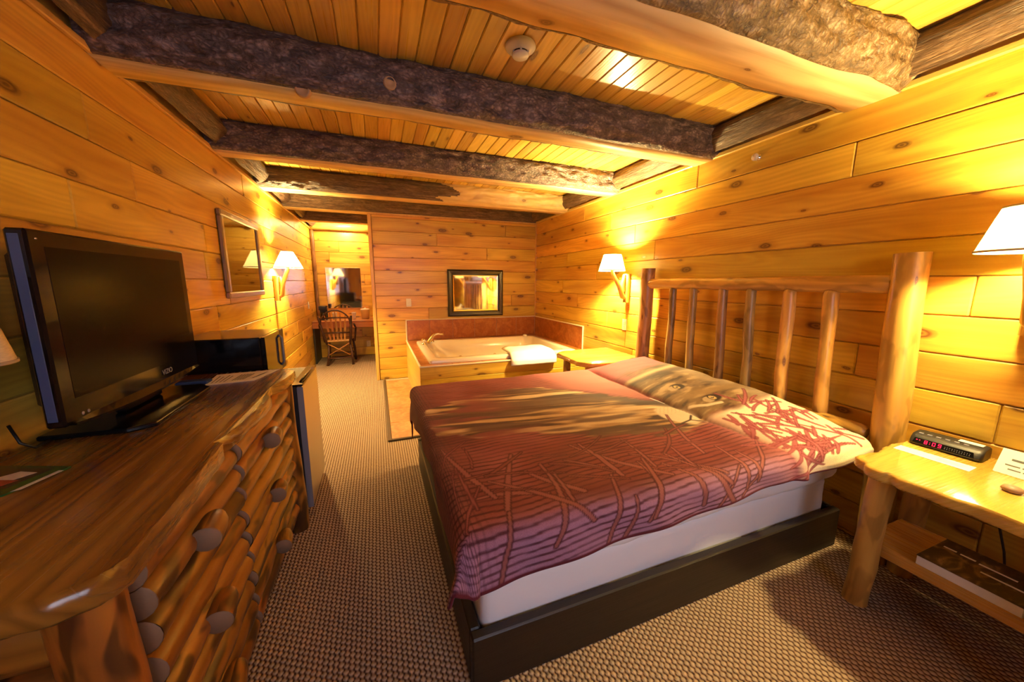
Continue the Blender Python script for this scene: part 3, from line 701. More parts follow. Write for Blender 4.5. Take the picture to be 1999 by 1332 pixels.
def cushion(x0, x1, y0, y1, z0, z1, r, mat, name, label, cat, amp=0.006, seed=0.0, sag=0.0):
    """soft rounded box with wrinkled sides"""
    nx, ny, nz = 60, 46, 10; vs = []; idx = {}
    def put(i, j, k):
        key = (i, j, k)
        if key in idx: return idx[key]
        p = Vector((x0 + (x1 - x0) * i / nx, y0 + (y1 - y0) * j / ny, z0 + (z1 - z0) * k / nz))
        c = Vector((min(max(p.x, x0 + r), x1 - r), min(max(p.y, y0 + r), y1 - r), min(max(p.z, z0 + r), z1 - r)))
        d = p - c
        if d.length > 1e-6: p = c + d.normalized() * r
        n = d.normalized() if d.length > 1e-6 else Vector((0, 0, 1))
        w = mnoise.noise(Vector((p.x * 3 + seed, p.y * 3, p.z * 14))) + 0.6 * mnoise.noise(Vector((p.x * 11, p.y * 11 + seed, p.z * 30)))
        p += n * amp * w
        idx[key] = len(vs); vs.append(p); return idx[key]
    fs = []
    for i in range(nx):
        for j in range(ny): fs.append((put(i, j, nz), put(i + 1, j, nz), put(i + 1, j + 1, nz), put(i, j + 1, nz))); fs.append((put(i, j, 0), put(i, j + 1, 0), put(i + 1, j + 1, 0), put(i + 1, j, 0)))
        for k in range(nz): fs.append((put(i, 0, k), put(i + 1, 0, k), put(i + 1, 0, k + 1), put(i, 0, k + 1))); fs.append((put(i, ny, k), put(i, ny, k + 1), put(i + 1, ny, k + 1), put(i + 1, ny, k)))
    for j in range(ny):
        for k in range(nz): fs.append((put(0, j, k), put(0, j, k + 1), put(0, j + 1, k + 1), put(0, j + 1, k))); fs.append((put(nx, j, k), put(nx, j + 1, k), put(nx, j + 1, k + 1), put(nx, j, k + 1)))
    mb = MB(); mb.add(vs, fs); o = mb.build(name, mat, None, True); tag(o, label, cat); return o
cushion(0.285, 2.205, 1.035, 2.615, 0.132, 0.379, 0.030, M['sheet'], 'box_spring', 'white sheeted box spring sitting in the dark bed platform', 'box spring', 0.003, 3.0)
cushion(0.268, 2.235, 0.992, 2.625, 0.378, 0.612, 0.065, M['sheet'], 'mattress', 'white sheeted mattress under the maroon blanket', 'mattress', 0.010, 8.0)
cushion(1.90, 2.215, 1.24, 1.75, 0.608, 0.660, 0.025, M['sheet'], 'pillow', 'pillow under the blanket nearest the lit bedside table', 'pillow', 0.006, 1.0)
cushion(1.90, 2.215, 1.83, 2.52, 0.608, 0.672, 0.030, M['sheet'], 'pillow', 'pillow under the blanket on the bathtub side', 'pillow', 0.006, 5.0)

# blanket : dense cloth grid with its woven print and a painted daylight tint as a colour attribute
def np_noise(X, Y, s):
    """smooth value noise, vectorised"""
    rng = np.random.RandomState(s); T = rng.rand(64, 64)
    xi = np.floor(X).astype(int); yi = np.floor(Y).astype(int); fx = X - xi; fy = Y - yi
    fx = fx * fx * (3 - 2 * fx); fy = fy * fy * (3 - 2 * fy)
    g = lambda a, b: T[a % 64, b % 64]
    return (g(xi, yi) * (1 - fx) + g(xi + 1, yi) * fx) * (1 - fy) + (g(xi, yi + 1) * (1 - fx) + g(xi + 1, yi + 1) * fx) * fy
def fbm(X, Y, s, o=3):
    v = 0; a = 0.5; t = 0
    for i in range(o): v = v + a * np_noise(X * 2 ** i, Y * 2 ** i, s + i); t += a; a *= 0.5
    return v / t
def sst(a, b, x):
    t = np.clip((x - a) / (b - a), 0, 1); return t * t * (3 - 2 * t)
def segdist(X, Y, pts):
    D = np.full(X.shape, 9.0); S = np.zeros(X.shape); n = len(pts) - 1
    for i in range(n):
        ax, ay = pts[i]; bx_, by_ = pts[i + 1]; dx, dy = bx_ - ax, by_ - ay; L2 = dx * dx + dy * dy + 1e-9
        t = np.clip(((X - ax) * dx + (Y - ay) * dy) / L2, 0, 1); d = np.hypot(X - ax - t * dx, Y - ay - t * dy)
        m = d < D; D = np.where(m, d, D); S = np.where(m, (i + t) / n, S)
    return D, S
def blanket_colour(X, Y):
    C = np.zeros(X.shape + (3,))
    def lay(mask, col):
        nonlocal C
        col = np.array(col) if not isinstance(col, np.ndarray) else col
        C = C * (1 - mask[..., None]) + col * mask[..., None]
    lay(np.ones(X.shape), (0.235, 0.050, 0.042))
    big = fbm(X * 3 + 5, Y * 3, 11)
    lay(sst(0.45, 0.75, big) * 0.7, (0.32, 0.10, 0.105)); lay(sst(0.5, 0.25, big) * 0.7, (0.13, 0.024, 0.018))
    lay(sst(1.06, 0.90, Y + 0.10 * (fbm(X * 4, Y * 4, 3) - 0.5)) * 0.85, (0.33, 0.17, 0.27))  # near hang washed lilac: window daylight painted into the cloth colour
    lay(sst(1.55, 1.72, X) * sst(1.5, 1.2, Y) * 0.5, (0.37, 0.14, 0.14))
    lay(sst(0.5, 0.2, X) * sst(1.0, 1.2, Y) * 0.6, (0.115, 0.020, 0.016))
    # hatching along the bed
    w = 0.05 * (fbm(X * 2.2, Y * 2.2, 21) - 0.5) + 0.022 * (fbm(X * 7, Y * 7, 22) - 0.5)
    hat = np.sin((Y + w - 0.05 * X) * 2 * PI / 0.030)
    lay(sst(0.25, 0.85, hat) * 0.88 * (0.5 + 0.5 * sst(0.3, 0.6, fbm(X * 5, Y * 9, 31))), (0.065, 0.008, 0.010))
    foot = np.sin((X + 0.5 * w + 0.10 * Y) * 2 * PI / 0.026)
    lay(sst(0.34, 0.18, X) * sst(0.3, 0.9, foot) * 0.75, (0.045, 0.006, 0.008))
    # the animal's long body
    xs_ = [-0.2, 0.12, 0.24, 0.45, 0.68, 0.9, 1.12, 1.31, 1.53, 1.67, 1.74]
    top = np.interp(X, xs_, [2.0, 2.02, 2.12, 2.24, 2.30, 2.38, 2.31, 2.13, 1.93, 1.80, 1.76]); bot = np.interp(X, xs_, [2.0, 1.9, 1.72, 1.62, 1.58, 1.50, 1.40, 1.34, 1.31, 1.36, 1.38])
    e = 0.10 * (fbm(X * 3, Y * 22, 41) - 0.5) + 0.06 * (fbm(X * 9, Y * 30, 44) - 0.5)
    body = sst(0, 0.04, Y - bot + e) * sst(0, 0.04, top - Y + e) * sst(0.14, 0.32, X + 0.25 * (fbm(X * 2, Y * 20, 45) - 0.5)) * sst(1.80, 1.72, X)
    s1 = fbm(X * 2.6 + 3, (Y + 0.12 * X) * 24, 51, 4); s2 = fbm(X * 1.7, (Y + 0.1 * X) * 9, 55, 3)
    tan = np.zeros_like(C); tan[:] = (0.33, 0.20, 0.085)
    def mx(mask, col): 
        nonlocal tan; tan = tan * (1 - mask[..., None]) + np.array(col) * mask[..., None]
    mx(sst(0.48, 0.66, s1), (0.56, 0.41, 0.22)); mx(sst(0.49, 0.36, s1) * 0.95, (0.045, 0.025, 0.015))
    mx(sst(0.56, 0.68, s2) * 0.85, (0.76, 0.62, 0.40)); mx(sst(0.45, 0.34, s2) * 0.85, (0.08, 0.04, 0.028))
    mx(sst(0.50, 0.62, fbm(X * 1.5 + 9, Y * 11, 61)) * sst(0.9, 0.5, X) * 0.8, (0.24, 0.06, 0.06))
    mx(sst(1.25, 1.5, X) * sst(0.10, 0.02, np.abs(Y - (top - 0.10))) * 0.8, (0.07, 0.055, 0.05))
    lay(body, tan)
    # rose strip above the body, towards the pillows
    lay(sst(0.0, 0.05, Y - top) * sst(1.15, 1.35, X) * sst(1.77, 1.73, X) * 0.85, (0.36, 0.11, 0.10))
    # muzzle
    mz = sst(1.0, 0.8, np.hypot((X - 1.63) / 0.13, (Y - 1.53) / 0.14)); lay(mz, (0.62, 0.50, 0.36))
    dots = (np.sin(X * 2 * PI / 0.03) * np.sin(Y * 2 * PI / 0.03)); lay(mz * sst(0.75, 0.95, dots) * sst(1.52, 1.56, Y) * 0.8, (0.06, 0.04, 0.03))
    for pts in ([(1.56, 1.42), (1.64, 1.44), (1.71, 1.50)], [(1.64, 1.44), (1.69, 1.40), (1.72, 1.41)]):
        d, _ = segdist(X, Y, pts); lay(sst(0.009, 0.004, d), (0.04, 0.025, 0.02))
    # pillow end : far maroon, head, near cream with blades
    pil = sst(1.72, 1.76, X)
    lay(pil * sst(2.20, 2.32, Y + 0.3 * (fbm(X * 6, Y * 6, 71) - 0.5)), (0.28, 0.07, 0.08))
    lay(pil * sst(1.42, 1.36, Y + 0.10 * (fbm(X * 7, Y * 7, 72) - 0.5)), (0.70, 0.58, 0.42))
    head = pil * sst(1.36, 1.44, Y + 0.10 * (fbm(X * 7, Y * 7, 72) - 0.5)) * sst(2.34, 2.18, Y + 0.3 * (fbm(X * 6, Y * 6, 71) - 0.5))
    f1 = fbm(X * 9, Y * 20, 81, 4); hc = np.zeros_like(C); hc[:] = (0.20, 0.125, 0.06)
    def hx(mask, col):
        nonlocal hc; hc = hc * (1 - mask[..., None]) + np.array(col) * mask[..., None]
    hx(sst(0.5, 0.75, f1), (0.44, 0.31, 0.17)); hx(sst(0.45, 0.25, f1) * 0.9, (0.05, 0.03, 0.018))
    hx(sst(2.02, 2.2, X) * 0.6, (0.42, 0.33, 0.22)); hx(sst(1.95, 2.08, Y) * 0.75, (0.045, 0.028, 0.018))
    hx(sst(0.05, 0.0, np.abs(Y - 2.12 - 0.4 * (X - 1.9) ** 2)) * 0.7, (0.45, 0.34, 0.20))
    hx(sst(0.07, 0.02, np.abs(Y - 1.66 + 0.2 * (X - 1.8))) * sst(1.74, 1.85, X) * 0.7, (0.30, 0.19, 0.08))
    lay(head, hc)
    for ex, ey in ((1.90, 1.80), (1.91, 1.53)):
        u, v = (X - ex) * 1.35, (Y - ey) * 1.45
        lay(sst(1.0, 0.75, np.hypot(u / 0.085, v / 0.075)), (0.035, 0.022, 0.015))
        lay(sst(1.0, 0.8, np.hypot((u + 0.040) / 0.05, v / 0.055)) * 0.75, (0.50, 0.38, 0.24))
        lay(sst(1.0, 0.85, np.hypot(u / 0.034, v / 0.055)), (0.03, 0.018, 0.012))
        lay(sst(1.0, 0.85, np.hypot(u / 0.024, v / 0.042)), (0.50, 0.36, 0.16)); lay(sst(1.0, 0.8, np.hypot(u / 0.014, v / 0.015)), (0.01, 0.01, 0.01))
        lay(sst(1.0, 0.7, np.hypot((u - 0.006) / 0.004, (v - 0.004) / 0.005)), (0.8, 0.75, 0.65))
    for pts in ([(1.76, 1.55), (1.82, 1.49), (1.90, 1.46)],): 
        d, _ = segdist(X, Y, pts); lay(sst(0.016, 0.008, d) * pil, (0.60, 0.48, 0.33))
    # grass blades
    R = random.Random(5)
    def blade(x, y, L, a, w, col, edge, bend):
        pts = [(x, y)]; n = 5
        for i in range(n): a += bend / n; x += L / n * math.cos(a); y += L / n * math.sin(a); pts.append((x, y))
        d, s = segdist(X, Y, pts); ww = w * (1 - 0.75 * np.abs(s - 0.35))
        lay(sst(ww + 0.006, ww + 0.002, d) * 0.9, edge); lay(sst(ww, ww - 0.003, d), col)
    for i in range(26):
        x = R.uniform(0.3, 1.55); y = R.uniform(0.70, 1.12); up = R.choice((1, 1, -1))
        blade(x, y, R.uniform(0.22, 0.48), R.uniform(0.75, 1.5) if up > 0 else R.uniform(1.9, 2.6), R.uniform(0.008, 0.014), (0.27, 0.085, 0.075), (0.065, 0.008, 0.010), R.uniform(-0.5, 0.6))
    for i in range(14):
        blade(R.uniform(0.2, 1.4), R.uniform(1.05, 1.4), R.uniform(0.15, 0.35), R.uniform(-0.5, 0.6), R.uniform(0.005, 0.009), (0.21, 0.05, 0.042), (0.065, 0.008, 0.010), R.uniform(-0.6, 0.6))
    for i in range(10):
        blade(R.uniform(0.05, 0.35), R.uniform(0.75, 1.5), R.uniform(0.15, 0.4), R.uniform(1.0, 1.9), R.uniform(0.004, 0.008), (0.25, 0.06, 0.06), (0.08, 0.01, 0.014), R.uniform(-0.5, 0.5))
    for i in range(95):
        x = R.uniform(1.76, 2.2); y = R.uniform(0.86, 1.40)
        if x > 2.05 + 0.1 * (y - 0.9) and R.random() < 0.7: continue
        blade(x, y, R.uniform(0.10, 0.24), R.uniform(0, 2 * PI), R.uniform(0.006, 0.010), (0.33, 0.095, 0.105), (0.17, 0.025, 0.03), R.uniform(-0.8, 0.8))
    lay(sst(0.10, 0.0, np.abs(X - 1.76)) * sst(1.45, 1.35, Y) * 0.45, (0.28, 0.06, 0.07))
    return C

NA, NB = 430, 400
a = np.linspace(-0.185, 2.235, NA); b_ = np.linspace(0.765, 2.84, NB)     # cloth coordinates (x laid flat, y laid flat)
A_, B_ = np.meshgrid(a, b_, indexing='ij')
X0, Y0, Y1, ZTOP, RC = 0.245, 0.985, 2.645, 0.622, 0.045
hangn = 0.205 - 0.085 * np.clip((A_ - 0.3) / 1.5, 0, 1)                     # how far the near edge hangs
Bn = np.where(B_ < Y0, Y0 - (Y0 - B_) / 0.22 * (hangn + 0.004 * np.sin(A_ * 7)), B_)
hangf = 0.30 * np.ones_like(A_); hangf = np.interp(B_, [0.8, 1.0, 1.2, 1.6, 2.1, 2.5, 2.84], [0.235, 0.22, 0.17, 0.11, 0.16, 0.26, 0.30])
An = np.where(A_ < X0, X0 - (X0 - A_) / 0.43 * hangf, A_)
da = np.maximum(X0 - An, 0); db = np.maximum(Y0 - Bn, 0); dc = np.maximum(B_ - Y1, 0)
def drape(d):   # arc then fall: returns (outward, drop)
    arc = RC * PI / 2; t = np.clip(d / RC, 0, PI / 2)
    return RC * np.sin(t), RC * (1 - np.cos(t)) + np.maximum(d - arc, 0)
r = np.maximum(da, db) * (1 - 0.20 * (np.minimum(da, db) / (np.maximum(da, db) + 1e-9)) ** 2); out, drop = drape(r)
flare = 1 + 0.0 * r
corner = (da > 1e-6) & (db > 1e-6)
amt = np.where(corner, np.minimum(da, db) / (np.maximum(da, db) + 1e-6), 0)
out = out + amt * (0.42 + 0.05 * np.sin(26 * (da - db))) * drop + 0.006 * np.sin(A_ * 17 + B_ * 13) * np.clip(drop / 0.1, 0, 1)
r_h = np.hypot(da, db); ux = np.where(r > 1e-6, da / (r_h + 1e-9), 0); uy = np.where(r > 1e-6, db / (r_h + 1e-9), 0)
Xw = np.maximum(An, X0) - ux * out; Yw = np.maximum(Bn, Y0) - uy * out
of, df = drape(dc); Yw = np.minimum(Yw, Y1) + of
wr = 0.010 * (fbm(A_ * 4, B_ * 4, 91) - 0.5) + 0.012 * (fbm(A_ * 1.6, B_ * 6 + A_, 95) - 0.5)
Zw = ZTOP - drop - df + wr
# pillow swell with a tucked crease in front of it
px = np.clip((A_ - 1.735) / 0.50, 0, 1); sw = np.where(A_ > 1.735, np.sin(np.clip(px * 1.55, 0, PI / 2 + 0.35)) ** 0.62, 0)
py = np.interp(Bn, [0.90, 0.98, 1.17, 1.5], [0.03, 0.16, 0.58, 1.0]) * sst(2.72, 2.50, B_); mid = 1 - 0.10 * np.exp(-((B_ - 1.79) / 0.06) ** 2)
Zw = Zw + 0.108 * sw * py * mid - 0.012 * np.exp(-((A_ - 1.725) / 0.020) ** 2) * py
near = np.clip((Y0 - Bn) / 0.1, 0, 1)
fold = np.exp(-((A_ - 1.76) / 0.035) ** 2) * near
Yw = Yw - 0.030 * fold - 0.045 * sst(1.76, 2.0, A_) * near; Zw = Zw + 0.045 * sst(1.76, 2.10, A_) * near
mb = MB(); vs = np.stack([Xw, Yw, Zw], -1).reshape(-1, 3)
ii, jj = np.meshgrid(np.arange(NA - 1), np.arange(NB - 1), indexing='ij'); q0 = (ii * NB + jj).ravel()
faces = np.stack([q0, q0 + NB, q0 + NB + 1, q0 + 1], -1)
me = bpy.data.meshes.new('blanket'); org = np.array([1.2, 1.8, 0.35])
me.from_pydata((vs - org).tolist(), [], faces.tolist()); me.polygons.foreach_set('use_smooth', [True] * len(me.polygons))
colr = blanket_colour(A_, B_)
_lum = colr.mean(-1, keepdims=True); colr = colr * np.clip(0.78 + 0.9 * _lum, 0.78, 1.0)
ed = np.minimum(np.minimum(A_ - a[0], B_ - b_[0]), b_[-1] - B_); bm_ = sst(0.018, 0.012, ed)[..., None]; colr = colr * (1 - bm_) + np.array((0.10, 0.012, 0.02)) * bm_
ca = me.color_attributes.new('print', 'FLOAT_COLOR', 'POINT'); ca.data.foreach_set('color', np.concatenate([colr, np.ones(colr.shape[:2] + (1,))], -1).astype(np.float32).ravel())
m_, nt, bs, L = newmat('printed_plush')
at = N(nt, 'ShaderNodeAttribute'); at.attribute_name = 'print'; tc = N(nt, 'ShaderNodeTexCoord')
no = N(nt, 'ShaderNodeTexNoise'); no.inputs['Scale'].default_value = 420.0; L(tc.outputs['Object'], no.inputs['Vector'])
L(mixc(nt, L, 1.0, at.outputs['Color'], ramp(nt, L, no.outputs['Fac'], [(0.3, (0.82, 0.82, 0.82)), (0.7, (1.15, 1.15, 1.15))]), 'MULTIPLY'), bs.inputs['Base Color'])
bs.inputs['Roughness'].default_value = 0.75; bs.inputs['Specular IOR Level'].default_value = 0.2; bs.inputs['Sheen Weight'].default_value = 0.12; bs.inputs['Sheen Roughness'].default_value = 0.4
bs.inputs['Sheen Tint'].default_value = (0.9, 0.6, 0.7, 1)
bp = N(nt, 'ShaderNodeBump'); bp.inputs['Strength'].default_value = 0.35; bp.inputs['Distance'].default_value = 0.003; L(no.outputs['Fac'], bp.inputs['Height']); L(bp.outputs[0], bs.inputs['Normal'])
me.materials.append(m_); blanket = bpy.data.objects.new('blanket', me); COL.objects.link(blanket); blanket.location = org
tag(blanket, 'maroon plush blanket printed with a big cat and grass blades', 'blanket')
sol = blanket.modifiers.new('thickness', 'SOLIDIFY'); sol.thickness = 0.009; sol.offset = 1.0

# ------------------------------------------------------------------ log headboard
hb = empty('log_headboard', (2.31, 1.77, 0)); tag(hb, 'peeled log headboard with six upright spindles behind the bed', 'headboard')
HX = 2.325
mb = MB(); tube(mb, line_pts((HX - 0.005, 0.868, 0.0), (HX, 0.915, 1.54), 16, 0.008, 2), [0.064 - 0.008 * abs(i - 8) / 16 for i in range(17)], 22, 0.10, 5.0); auto_smooth(mb.build('post', M['log'], hb))
mb = MB(); tube(mb, line_pts((HX, 2.66, 0.0), (HX, 2.635, 1.53), 16, 0.008, 4), 0.060, 22, 0.10, 5.0); auto_smooth(mb.build('post', M['log_grey'], hb))
mb = MB(); tube(mb, line_pts((HX, 0.955, 1.397), (HX, 2.60, 1.393), 24, 0.012, 6), 0.044, 18, 0.10, 6.0, round_end=0.03); auto_smooth(mb.build('top_rail', M['log'], hb))
mb = MB(); tube(mb, line_pts((HX - 0.02, 0.955, 0.645), (HX - 0.01, 2.60, 0.665), 24, 0.02, 8), 0.040, 18, 0.14, 6.0, round_end=0.035); auto_smooth(mb.build('bottom_rail', M['log'], hb))
for i, (yt, yb_, r) in enumerate(((1.205, 1.175, 0.034), (1.415, 1.392, 0.033), (1.65, 1.618, 0.030), (1.855, 1.825, 0.031), (2.115, 2.09, 0.029), (2.318, 2.31, 0.029))):
    mb = MB(); tube(mb, line_pts((HX - 0.012, yb_, 0.672), (HX - 0.008, yt, 1.366), 12, 0.01, i * 3.1), r, 16, 0.12, 6.0, round_end=0.02)
    auto_smooth(mb.build('spindle', M['log'] if i < 2 else M['log_grey'], hb))

# ------------------------------------------------------------------ bedside tables
def wavy(pts, amp, seed, n=10):
    out = []
    for i in range(len(pts)):
        p, q = Vector(pts[i]), Vector(pts[(i + 1) % len(pts)]); t_ = (q - p); nrm = Vector((t_.y, -t_.x)).normalized()
        for k in range(n):
            t = k / n; s = math.sin(PI * t)
            out.append(tuple(p + t_ * t + nrm * amp * s * mnoise.noise(Vector((seed + i * 5, t * 3.0, 0)))))
    return out
def log_leg(par, a, b, r, seed, mat='log'):
    mb = MB(); tube(mb, line_pts(a, b, 10, 0.006, seed), [r * (1.0 - 0.06 * i / 10) for i in range(11)], 18, 0.14, 7.0, seed=seed); auto_smooth(mb.build('leg', M[mat], par))
ns = empty('bedside_table', (2.1, 0.50, 0)); tag(ns, 'live edge log bedside table holding the clock radio', 'bedside table', 'log bedside tables')
mb = MB(); slab(mb, wavy([(1.79, 0.26), (1.81, 0.42), (1.80, 0.60), (1.80, 0.72), (1.87, 0.80), (2.02, 0.79), (2.16, 0.812), (2.24, 0.80), (2.39, 0.80), (2.39, 0.16), (1.84, 0.16)][::-1], 0.018, 3.0), 0.632, 0.68, 0, 0.010); auto_smooth(mb.build('table_top', M['slab_gold'], ns), 50)
log_leg(ns, (1.935, 0.745, 0.0), (1.905, 0.715, 0.635), 0.044, 1.0); log_leg(ns, (2.33, 0.76, 0.0), (2.31, 0.735, 0.635), 0.044, 2.0)
log_leg(ns, (1.935, 0.24, 0.0), (1.905, 0.265, 0.635), 0.044, 3.0); log_leg(ns, (2.33, 0.24, 0.0), (2.31, 0.265, 0.635), 0.044, 4.0)
mb = MB(); cbox(mb, 1.955, 2.12, 0.20, 0.775, 0.245, 0.295, 0.005, 1); mb.build('shelf_plank', M['slab_gold'], ns)
mb = MB(); cbox(mb, 2.123, 2.29, 0.20, 0.775, 0.245, 0.295, 0.005, 1); mb.build('shelf_plank', M['slab_gold'], ns)
nf = empty('bedside_table', (2.08, 2.96, 0)); tag(nf, 'live edge log bedside table between the bed and the bathtub', 'bedside table', 'log bedside tables')
mb = MB(); slab(mb, wavy([(1.70, 2.80), (1.72, 3.02), (1.71, 3.20), (1.80, 3.28), (2.05, 3.30), (2.39, 3.30), (2.39, 2.745), (2.26, 2.735), (2.20, 2.67), (1.95, 2.64), (1.78, 2.66)][::-1], 0.02, 8.0), 0.632, 0.68, 0, 0.010); auto_smooth(mb.build('table_top', M['slab_gold'], nf), 50)
for q, (lx, ly) in enumerate(((1.82, 2.76), (1.82, 3.17), (2.30, 2.76), (2.30, 3.17))): log_leg(nf, (lx, ly, 0), (lx, ly, 0.635), 0.040, 10 + q)
mb = MB(); cbox(mb, 1.86, 2.30, 2.735, 2.775, 0.57, 0.632, 0.004, 0); mb.build('apron', M['log'], nf)
# waste basket under the far table
wb = empty('waste_basket', (2.06, 2.98, 0)); tag(wb, 'small waste basket with a pale plastic liner under the far bedside table', 'waste basket')
mb = MB(); lathe(mb, [(0.0, 0.0), (0.10, 0.0), (0.105, 0.02), (0.135, 0.40), (0.128, 0.40), (0.10, 0.03)], (2.06, 2.98, 0), 28); mb.build('bin', M['bucket'], wb, True)
mb = MB(); lathe(mb, [(0.138, 0.33), (0.142, 0.37), (0.140, 0.41), (0.12, 0.44), (0.07, 0.455), (0.0, 0.45)], (2.06, 2.98, 0), 28); mb.build('liner', M['liner'], wb, True)

# ------------------------------------------------------------------ things on the near table
ck = empty('clock_radio', (2.30, 0.68, 0.68)); tag(ck, 'black digital clock radio showing 8:09 in red', 'clock radio')
def rot_place(o, c, ang):
    """turn a child built around world point c"""
    o.rotation_euler.z = ang
c0 = Vector((2.315, 0.685, 0.68)); ang = math.radians(4)
Rz = Matrix.Translation(c0) @ Matrix.Rotation(ang, 4, 'Z')
def clk(mb_, name, mat):
    mb_.v = [tuple(Rz @ Vector(v)) for v in mb_.v]; o = mb_.build(name, mat, ck); return auto_smooth(o, 35)
# body : stadium cross section along local y (length .20), front towards -x
mb = MB(); L_ = 0.105; prof = [(-0.062, 0.004), (-0.066, 0.014), (-0.058, 0.032), (-0.036, 0.048), (0.030, 0.052), (0.055, 0.044), (0.062, 0.020), (0.055, 0.003)]
vs = []; st = [(-L_, 0.72), (-L_ * 0.985, 0.86), (-L_ * 0.93, 0.97), (-L_ * 0.85, 1.0), (L_ * 0.85, 1.0), (L_ * 0.93, 0.97), (L_ * 0.985, 0.86), (L_, 0.72)]
for (yy, s) in st:
    for (px_, pz_) in prof: vs.append((px_ * s, yy, 0.026 + (pz_ - 0.026) * s if pz_ > 0.01 else pz_))
n = len(prof); fs = [(i * n + k, i * n + (k + 1) % n, (i + 1) * n + (k + 1) % n, (i + 1) * n + k) for i in range(len(st) - 1) for k in range(n)] + [list(range(n)), [(len(st) - 1) * n + k for k in range(n)][::-1]]
mb.add(vs, [f[::-1] for f in fs]); clk(mb, 'case', M['black_matte'])
mb = MB(); fx = lambda z: -0.0665 + (z - 0.014) * 0.44 - 0.0008   # front slope
dsp = [(fx(0.013), -0.085, 0.013), (fx(0.013), 0.092, 0.013), (fx(0.034), 0.088, 0.034), (fx(0.034), -0.080, 0.034)]
mb.add(dsp, [(0, 3, 2, 1)]); clk(mb, 'display_window', M['black'])
SEG = {'8': 'abcdefg', '0': 'abcdef', '9': 'abcdfg'}
mb = MB(); h = 0.0145; w = 0.0095; th = 0.0020; zb = 0.0165
def sq(y0, y1, z0, z1):
    zz0, zz1 = z0, z1
    mb.add([(fx(zz0) - 0.0008, y0, zz0), (fx(zz0) - 0.0008, y1, zz0), (fx(zz1) - 0.0008, y1, zz1), (fx(zz1) - 0.0008, y0, zz1)], [(0, 3, 2, 1)])
for ch, yc in (('8', 0.052), ('0', 0.028), ('9', 0.011)):
    for s in SEG[ch]:   # reading direction seen from -x: left = +y
        l, r_ = yc + w / 2, yc - w / 2
        if s == 'a': sq(r_, l, zb + h - th, zb + h)
        if s == 'd': sq(r_, l, zb, zb + th)
        if s == 'g': sq(r_, l, zb + h / 2 - th / 2, zb + h / 2 + th / 2)
        if s == 'b': sq(r_, r_ + th, zb + h / 2, zb + h)
        if s == 'c': sq(r_, r_ + th, zb, zb + h / 2)
        if s == 'f': sq(l - th, l, zb + h / 2, zb + h)
        if s == 'e': sq(l - th, l, zb, zb + h / 2)
sq(0.039, 0.041, zb + 0.003, zb + 0.005); sq(0.039, 0.041, zb + 0.009, zb + 0.011); sq(0.078, 0.082, zb + 0.009, zb + 0.012); sq(0.070, 0.073, zb + 0.009, zb + 0.012)
clk(mb, 'digits', M['led'])
mb = MB()
for i in range(11):
    for k in range(2): yy = -0.004 - i * 0.0068; sq(yy - 0.0012, yy + 0.0012, zb + 0.002 + k * 0.006, zb + 0.004 + k * 0.006)
clk(mb, 'speaker_dots', M['grey'])
mb = MB(); cbox(mb, -0.006, 0.028, -0.09, -0.022, 0.0515, 0.0535, 0.0008); clk(mb, 'paper_label', M['paper'])
for i in range(6):
    mb = MB(); cbox(mb, -0.034, -0.022, 0.072 - i * 0.026, 0.086 - i * 0.026, 0.047, 0.0525, 0.001); clk(mb, 'button', M['grey'])
def flat_sheet(name, pts, z, th, mat, parent=None):
    mb = MB(); n = len(pts); vs = [(p[0], p[1], z) for p in pts] + [(p[0], p[1], z + th) for p in pts]
    fs = [list(range(n))[::-1], list(range(n, 2 * n))] + [(i, (i + 1) % n, n + (i + 1) % n, n + i) for i in range(n)]
    ar = sum(pts[i][0] * pts[(i + 1) % n][1] - pts[(i + 1) % n][0] * pts[i][1] for i in range(n))
    if ar < 0: fs = [f[::-1] for f in fs]
    mb.add(vs, fs); return mb.build(name, mat, parent)
ps = flat_sheet('paper_strip', [(2.105, 0.778), (2.175, 0.782), (2.187, 0.566), (2.112, 0.562)], 0.6805, 0.0012, M['paper']); tag(ps, 'narrow white paper strip lying before the clock radio', 'paper')
for k in range(2):
    flat_sheet('print_line', [(2.135 + k * 0.016, 0.66), (2.141 + k * 0.016, 0.66), (2.146 + k * 0.016, 0.585), (2.140 + k * 0.016, 0.585)], 0.6818, 0.0002, M['liner'], ps)
card = empty('tent_card', (2.26, 0.46, 0.68)); tag(card, 'folded white tent card with printed lines beside the clock', 'card')
def card_pt(u, v, lift=0.0):  # u along -y from .535, v up the sloped face
    return (2.215 + 0.055 * v - lift * 0.8, 0.535 - u, 0.681 + 0.085 * v + lift * 0.6)
mb = MB(); mb.add([card_pt(0, 0), card_pt(0.15, 0), card_pt(0.15, 1), card_pt(0.0, 1), (2.325, 0.535, 0.681), (2.325, 0.385, 0.681)], [(0, 3, 2, 1), (3, 4, 5, 2)])
o = mb.build('folded_sheet', M['paper'], card); sm = o.modifiers.new('t', 'SOLIDIFY'); sm.thickness = 0.0008
for (v0, v1, u0, u1) in ((0.80, 0.83, 0.06, 0.12), (0.58, 0.66, 0.03, 0.12), (0.36, 0.41, 0.02, 0.055), (0.36, 0.41, 0.06, 0.13), (0.20, 0.25, 0.03, 0.06), (0.20, 0.25, 0.065, 0.11)):
    mb = MB(); mb.add([card_pt(u0, v0, 0.0012), card_pt(u1, v0, 0.0012), card_pt(u1, v1, 0.0012), card_pt(u0, v1, 0.0012)], [(0, 3, 2, 1)]); mb.build('print_line', M['ink'], card)
mb = MB(); lathe(mb, [(0.0, 0.0), (0.020, 0.001), (0.026, 0.008), (0.022, 0.017), (0.010, 0.022), (0.0, 0.022)], (2.05, 0.445, 0.680), 18); tag(mb.build('pebble', M['stone'], None, True), 'small brown pebble on the near bedside table', 'pebble')
